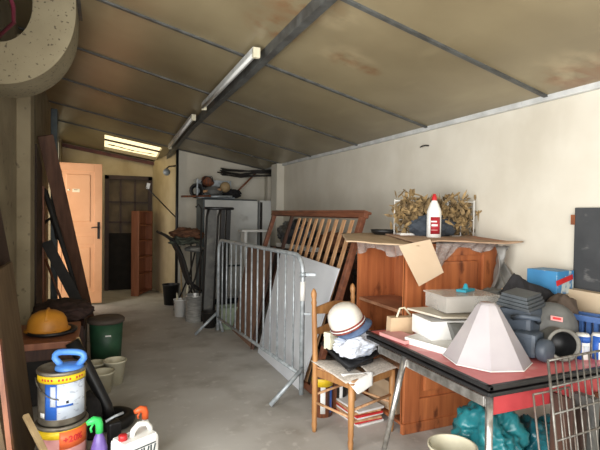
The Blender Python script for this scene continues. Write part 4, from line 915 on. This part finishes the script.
b = MB(); b.blob((-.09, 3.25, .12), (.09, .10, .16), .15, 1.5, 84, flat=-.75, sub=3); o = link('black_sack', b, M['blackcloth']); tag(o, 'small black sack between big paint bucket and black tube', 'sack')
# stacked metal buckets
def paint_bucket(c, r, h, label, lower):
    t = thing('paint_bucket', label, 'bucket', c, 0, 'stacked paint buckets')
    d = MB(); d.lathe([(0,.002),(r-.006,0),(r,.008),(r,h*.12),(r+.003,h*.13),(r,h*.14),(r,h-.02),(r+.006,h-.018),(r+.008,h-.006),(r+.004,h),(r-.006,h),(r-.010,h-.010),(0,h-.010)], c, 36); link('body', d, M['tin'], t)
    arc_label(t, 'yellow_band', c, r+.0012, h*.80, h*.93, R(180), R(350), M['yellow'], 24)
    if not lower:
        arc_label(t, 'blue_label', c, r+.0012, h*.13, h*.79, R(232), R(266), M['bluelab'], 8); arc_label(t, 'white_label', c, r+.0016, h*.13, h*.79, R(262), R(340), M['labelw'], 16)
        arc_label(t, 'blue_corner', c, r+.002, h*.36, h*.40, R(262), R(300), M['bluelab'], 6)
        arc_label(t, 'white_print', c, r+.002, h*.38, h*.75, R(246), R(259), M['labelw'], 4)
        for k, ch in enumerate('COLOR PAINT'):
            if ch == ' ': continue
        for k in range(13):
            if k in (4, 9): continue
            a_ = R(222+k*8.5); arc_label(t, 'red_lettering', c, r+.0022, h*.845, h*.885, a_, a_+R(4.5), M['redpl'], 2)
        arc_label(t, 'price_tag', c, r+.002, h*.16, h*.25, R(215), R(230), M['white'], 4)
        arc_label(t, 'small_print', c, r+.0024, h*.42, h*.47, R(283), R(289), M['black'], 2)
    else:
        arc_label(t, 'orange_label', c, r+.0016, h*.62, h*.92, R(268), R(345), M['orange'], 14); arc_label(t, 'lower_label', c, r+.0012, h*.2, h*.8, R(225), R(345), M['pink'], 14)
        for k, ch in enumerate('+20%'):
            a_ = R(282+k*11); nn_ = V(math.cos(a_), math.sin(a_), 0); text_mesh('label_text', ch, .045, face_mtx(Vector(c)+nn_*(r+.0035)+V(0,0,h*.77), nn_), M['redpl'], t, .0012)
    d = MB(); pts = [(c[0]+(r+.01)*math.cos(R(190)+PI*k/14*1.0)*1.0, c[1]+(r+.012)*math.sin(R(190)+PI*k/14), c[2]+h*.86-.10*math.sin(PI*k/14)) for k in range(7)]
    d.tube(pts, .003, 6); link('wire_handle', d, M['wire'], t)
    return t
paint_bucket((-.20, 2.83, .0), .125, .315, 'lower of two stacked paint buckets, with yellow and orange label', True)
paint_bucket((-.20, 2.83, .3155), .118, .285, 'upper paint bucket with yellow band and blue-white label', False)
t = thing('suction_lifter', 'light blue plastic suction handle on the upper bucket lid', 'handle', (-.165, 2.80, .59))
q = V(-.163, 2.80, .592)
d = MB(); d.lathe([(0,0),(.068,0),(.073,.008),(.068,.022),(.04,.03),(0,.032)], q, 28); link('suction_cup', d, M['skyblue'], t)
d = MB(); ax = V(.93, -.35, 0).normalized()
pts = [q+ax*(-.045)+V(0,0,.02), q+ax*(-.068)+V(0,0,.045)] + [q+ax*(-.078*(abs(math.cos(a))**.6)*(1 if math.cos(a)>0 else -1))+V(0,0,.058+.034*math.sin(a)**.6) for a in [PI*k/10 for k in range(11)]] + [q+ax*.068+V(0,0,.045), q+ax*.045+V(0,0,.02)]
d.tube(pts, .017, 12); link('grip', d, M['skyblue'], t)
# sprays and canister
def sprayer(c, label, mb_, mh, h, ang, r):
    t = thing('spray_bottle', label, 'spray bottle', c)
    d = MB(); d.lathe([(0,0),(r,0),(r+.002,.01),(r,h*.55),(r*.6,h*.72),(.014,h*.78),(.014,h*.82),(0,h*.82)], c, 22, sy=.8); link('body', d, mb_, t)
    dx, dy = math.cos(ang), math.sin(ang); q = Vector(c)
    d = MB(); d.tube([q+V(0,0,h*.78), q+V(0,0,h*.90), q+V(dx*.008,dy*.008,h*.97), q+V(dx*.03,dy*.03,h*1.0), q+V(dx*.065,dy*.065,h*.97)], [.019,.02,.023,.02,.012], 12); link('trigger_head', d, mh, t)
    d = MB(); d.tube([q+V(dx*.03,dy*.03,h*.95), q+V(dx*.045,dy*.045,h*.88), q+V(dx*.04,dy*.04,h*.82)], .006, 8); link('trigger', d, mh, t)
    return t
sprayer((-.012, 2.68, 0), 'spray bottle with bright green head and purple body', M['purple'], M['green'], .345, R(200), .042)
sprayer((.235, 2.86, 0), 'spray bottle with orange head behind the white canister', M['white'], M['orange'], .295, R(200), .036)
t = thing('jerrycan', 'white plastic canister with red cap and dark print', 'canister', (.165, 2.63, 0), R(28))
jl = lambda x, y, z: Matrix.Rotation(R(28), 4, 'Z') @ V(x, y, z) + V(.165, 2.63, 0)
d = MB(); d.box(jl(0,0,.12), (.215, .13, .24), (0,0,R(28)), bev=.018); 
d.poly([jl(-.095,-.055,.235), jl(.095,-.055,.235), jl(.095,.055,.235), jl(-.095,.055,.235)], (0,0,.012)); link('body', d, M['white'], t)
d = MB(); d.tube([jl(-.02,0,.24), jl(-.01,0,.275), jl(.02,0,.298), jl(.065,0,.292), jl(.09,0,.262), jl(.095,0,.235)], .015, 12); link('handle', d, M['white'], t)
d = MB(); d.lathe([(.02,0),(.023,.0),(.023,.026),(.018,.03),(0,.03)], jl(-.07,0,.245), 18); link('cap', d, M['redpl'], t)
bd = [o_ for o_ in t.children if o_.name.startswith('body')][0]
for k, (x, hh) in enumerate(((-.03,.07),(-.008,.07),(.014,.05),(.034,.07),(.056,.05),(.074,.07))):
    d = MB(); d.box(jl(x, -.066, .195-hh/2), (.008, .003, hh), (0, (.25 if k % 2 else 0), R(28))); link('print_stroke', d, M['tealdark'], bd)
d = MB(); d.box(jl(.02, -.066, .202), (.13, .003, .006), (0,0,R(28))); link('print_line', d, M['tealdark'], bd)
t = thing('caulking_gun', 'black tool with grey bar handle between green spray and canister', 'tool', (.06, 2.86, 0))
d = MB(); d.box((.065, 2.86, .12), (.07, .05, .24), (0, 0, .3), bev=.01); link('body', d, M['black'], t)
d = MB(); d.tube([(.02, 2.84, .255), (.07, 2.85, .275), (.115, 2.87, .28)], .008, 8); link('handle', d, M['galv'], t)
t = thing('wooden_mallet', 'pale wooden-handled tool leaning on the lower bucket', 'tool', (-.25, 2.6, 0))
d = MB(); d.beam((-.36, 2.72, .40), (-.22, 2.50, .22), .028, .022, bev=.004); link('handle', d, M['dirtywood'], t)
d = MB(); d.beam((-.24, 2.53, .235), (-.14, 2.52, .20), .05, .05, bev=.01); d.box((-.19,2.52,.1), (.03,.03,.2)); link('head', d, M['dark'], t)
# boards on the left wall
b = MB(); b.poly([(-.385, 2.6, 0), (-.375, 3.30, 0), (-.53, 3.45, 1.12), (-.55, 2.6, 1.09)], (-.02, 0, 0)); o = link('leaning_board', b, mat('tan_board', s2l(112,92,66), s2l(90,72,50), 4, .7, stretch=(4,4,.7))); tag(o, 'broad tan board leaning on the left wall at the picture edge', 'board')
b = MB(); b.poly([(-.60, 2.5, 1.3), (-.60, 3.13, 1.82), (-.575, 3.68, 1.09), (-.565, 3.20, .5), (-.565, 2.5, .2)], (-.018, 0, 0)); o = link('leaning_board', b, mat('dark_chocolate_board', s2l(66,46,38), s2l(50,34,28), 5, .6)); tag(o, 'dark brown pointed board behind the broad tan board', 'board')
b = MB(); b.beam((-.35, 2.45, .0), (-.44, 2.50, .85), .05, .02, up=(1,0,0)); o = link('wooden_batten', b, M['brownwood']); tag(o, 'narrow reddish batten before the broad tan board', 'batten')
def plank(a_, b_, w_, th, m, label, nm='plank'):
    b = MB(); b.beam(a_, b_, w_, th, up=(.15, -1, .1), bev=.003); o = link(nm, b, m); tag(o, label, 'plank')
plank((-.565, 5.62, 2.24), (-.17, 6.75, .02), .15, .025, mat('worn_brown_plank', s2l(112,78,60), s2l(86,58,44), 5, .6, stretch=(4,.6,.6)), 'tall broad brown plank leaning across the orange door')
plank((-.58, 5.88, 1.10), (-.20, 5.72, .32), .11, .03, M['dark'], 'short thick dark plank crossing low in front of the door')
b = MB(); b.poly([(-.605, 5.9, .02), (-.605, 6.15, .02), (-.605, 6.15, 1.70), (-.605, 5.93, 1.72)], (-.02,0,0)); o = link('orange_board', b, M['shelfwood']); tag(o, 'narrow upright orange-brown board on left wall behind planks', 'board')
b = MB(); b.poly([(-.60, 5.2, .02), (-.60, 5.75, .02), (-.60, 5.7, 1.9), (-.60, 5.25, 2.1)], (-.02,0,0)); o = link('dark_board', b, M['frame_dk']); tag(o, 'tall dark board standing between the wall pipe and the planks', 'board')
b = MB(); b.tube([(-.67, 5.98, 1.75), (-.60, 5.97, 1.66), (-.50, 5.93, 1.33), (-.38, 5.9, .93), (-.26, 5.84, .50)], [.012,.03,.03,.026,.02], 10); o = link('curved_handle', b, M['dark']); tag(o, 'dark curved tool handle slanting before the orange door', 'handle')
b = MB(); b.tube([(-.62, 6.05, 1.30), (-.55, 6.02, 1.36), (-.5, 6.0, 1.25), (-.48, 6.0, 1.12)], .02, 8); o = link('iron_hook', b, M['dark']); tag(o, 'dark bent iron hook behind the thick short plank', 'hook')
b = MB(); b.tube([(-.60, 6.0, .90), (-.50, 5.95, .62), (-.42, 5.93, .40), (-.40, 5.9, .02)], .013, 8); o = link('thin_rod', b, M['brownwood']); tag(o, 'thin brown rod low in front of the orange door', 'rod')

# ---------------------------------------------------------------- light
def area(name, loc, direction, sx, sy, power, col):
    l = bpy.data.lights.new(name, 'AREA'); l.shape = 'RECTANGLE'; l.size = sx; l.size_y = sy; l.energy = power; l.color = col
    o = bpy.data.objects.new(name, l); C.objects.link(o); o.location = loc
    o.rotation_euler = Vector(direction).to_track_quat('-Z', 'Y').to_euler(); return o
area('garage_daylight', (.35, -1.75, 1.3), (.42, 1, .05), 1.9, 2.1, 105, (1, .98, .95))
area('side_daylight', (-1.1, .55, 1.25), (1, .45, .05), 2.9, 2.1, 165, (1, .98, .95))
area('doorway_daylight', (-1.5, 6.55, 1.3), (1, .75, 0), .8, 1.8, 42, (1, .88, .72))
area('skylight_daylight', (.45, 8.6, 3.2), (0, 0, -1), .8, .7, 8, (1, .9, .7))
w = bpy.data.worlds.new('World'); bpy.context.scene.world = w; w.use_nodes = True
bg = w.node_tree.nodes['Background']; bg.inputs[0].default_value = (.85, .92, 1, 1); bg.inputs[1].default_value = .6

# ---------------------------------------------------------------- camera
f = 467.; yaw, pitch, roll = R(22.9), R(1.35), .015
F = V(math.sin(yaw)*math.cos(pitch), math.cos(yaw)*math.cos(pitch), -math.sin(pitch))
R0 = V(math.cos(yaw), -math.sin(yaw), 0); U0 = R0.cross(F)
Rt = R0*math.cos(roll)+U0*math.sin(roll); Up = Rt.cross(F)
cd = bpy.data.cameras.new('camera'); co = bpy.data.objects.new('camera', cd); C.objects.link(co)
mm = Matrix((Rt, Up, -F)).transposed().to_4x4(); mm.translation = V(0, 0, 1.45); co.matrix_world = mm
cd.sensor_width = 36; cd.lens = f/600*36; cd.clip_start = .02
bpy.context.scene.camera = co
vs = bpy.context.scene.view_settings; vs.view_transform = 'Standard'; vs.look = 'None'; vs.exposure = .08; vs.gamma = 1.; vs.use_curve_mapping = False
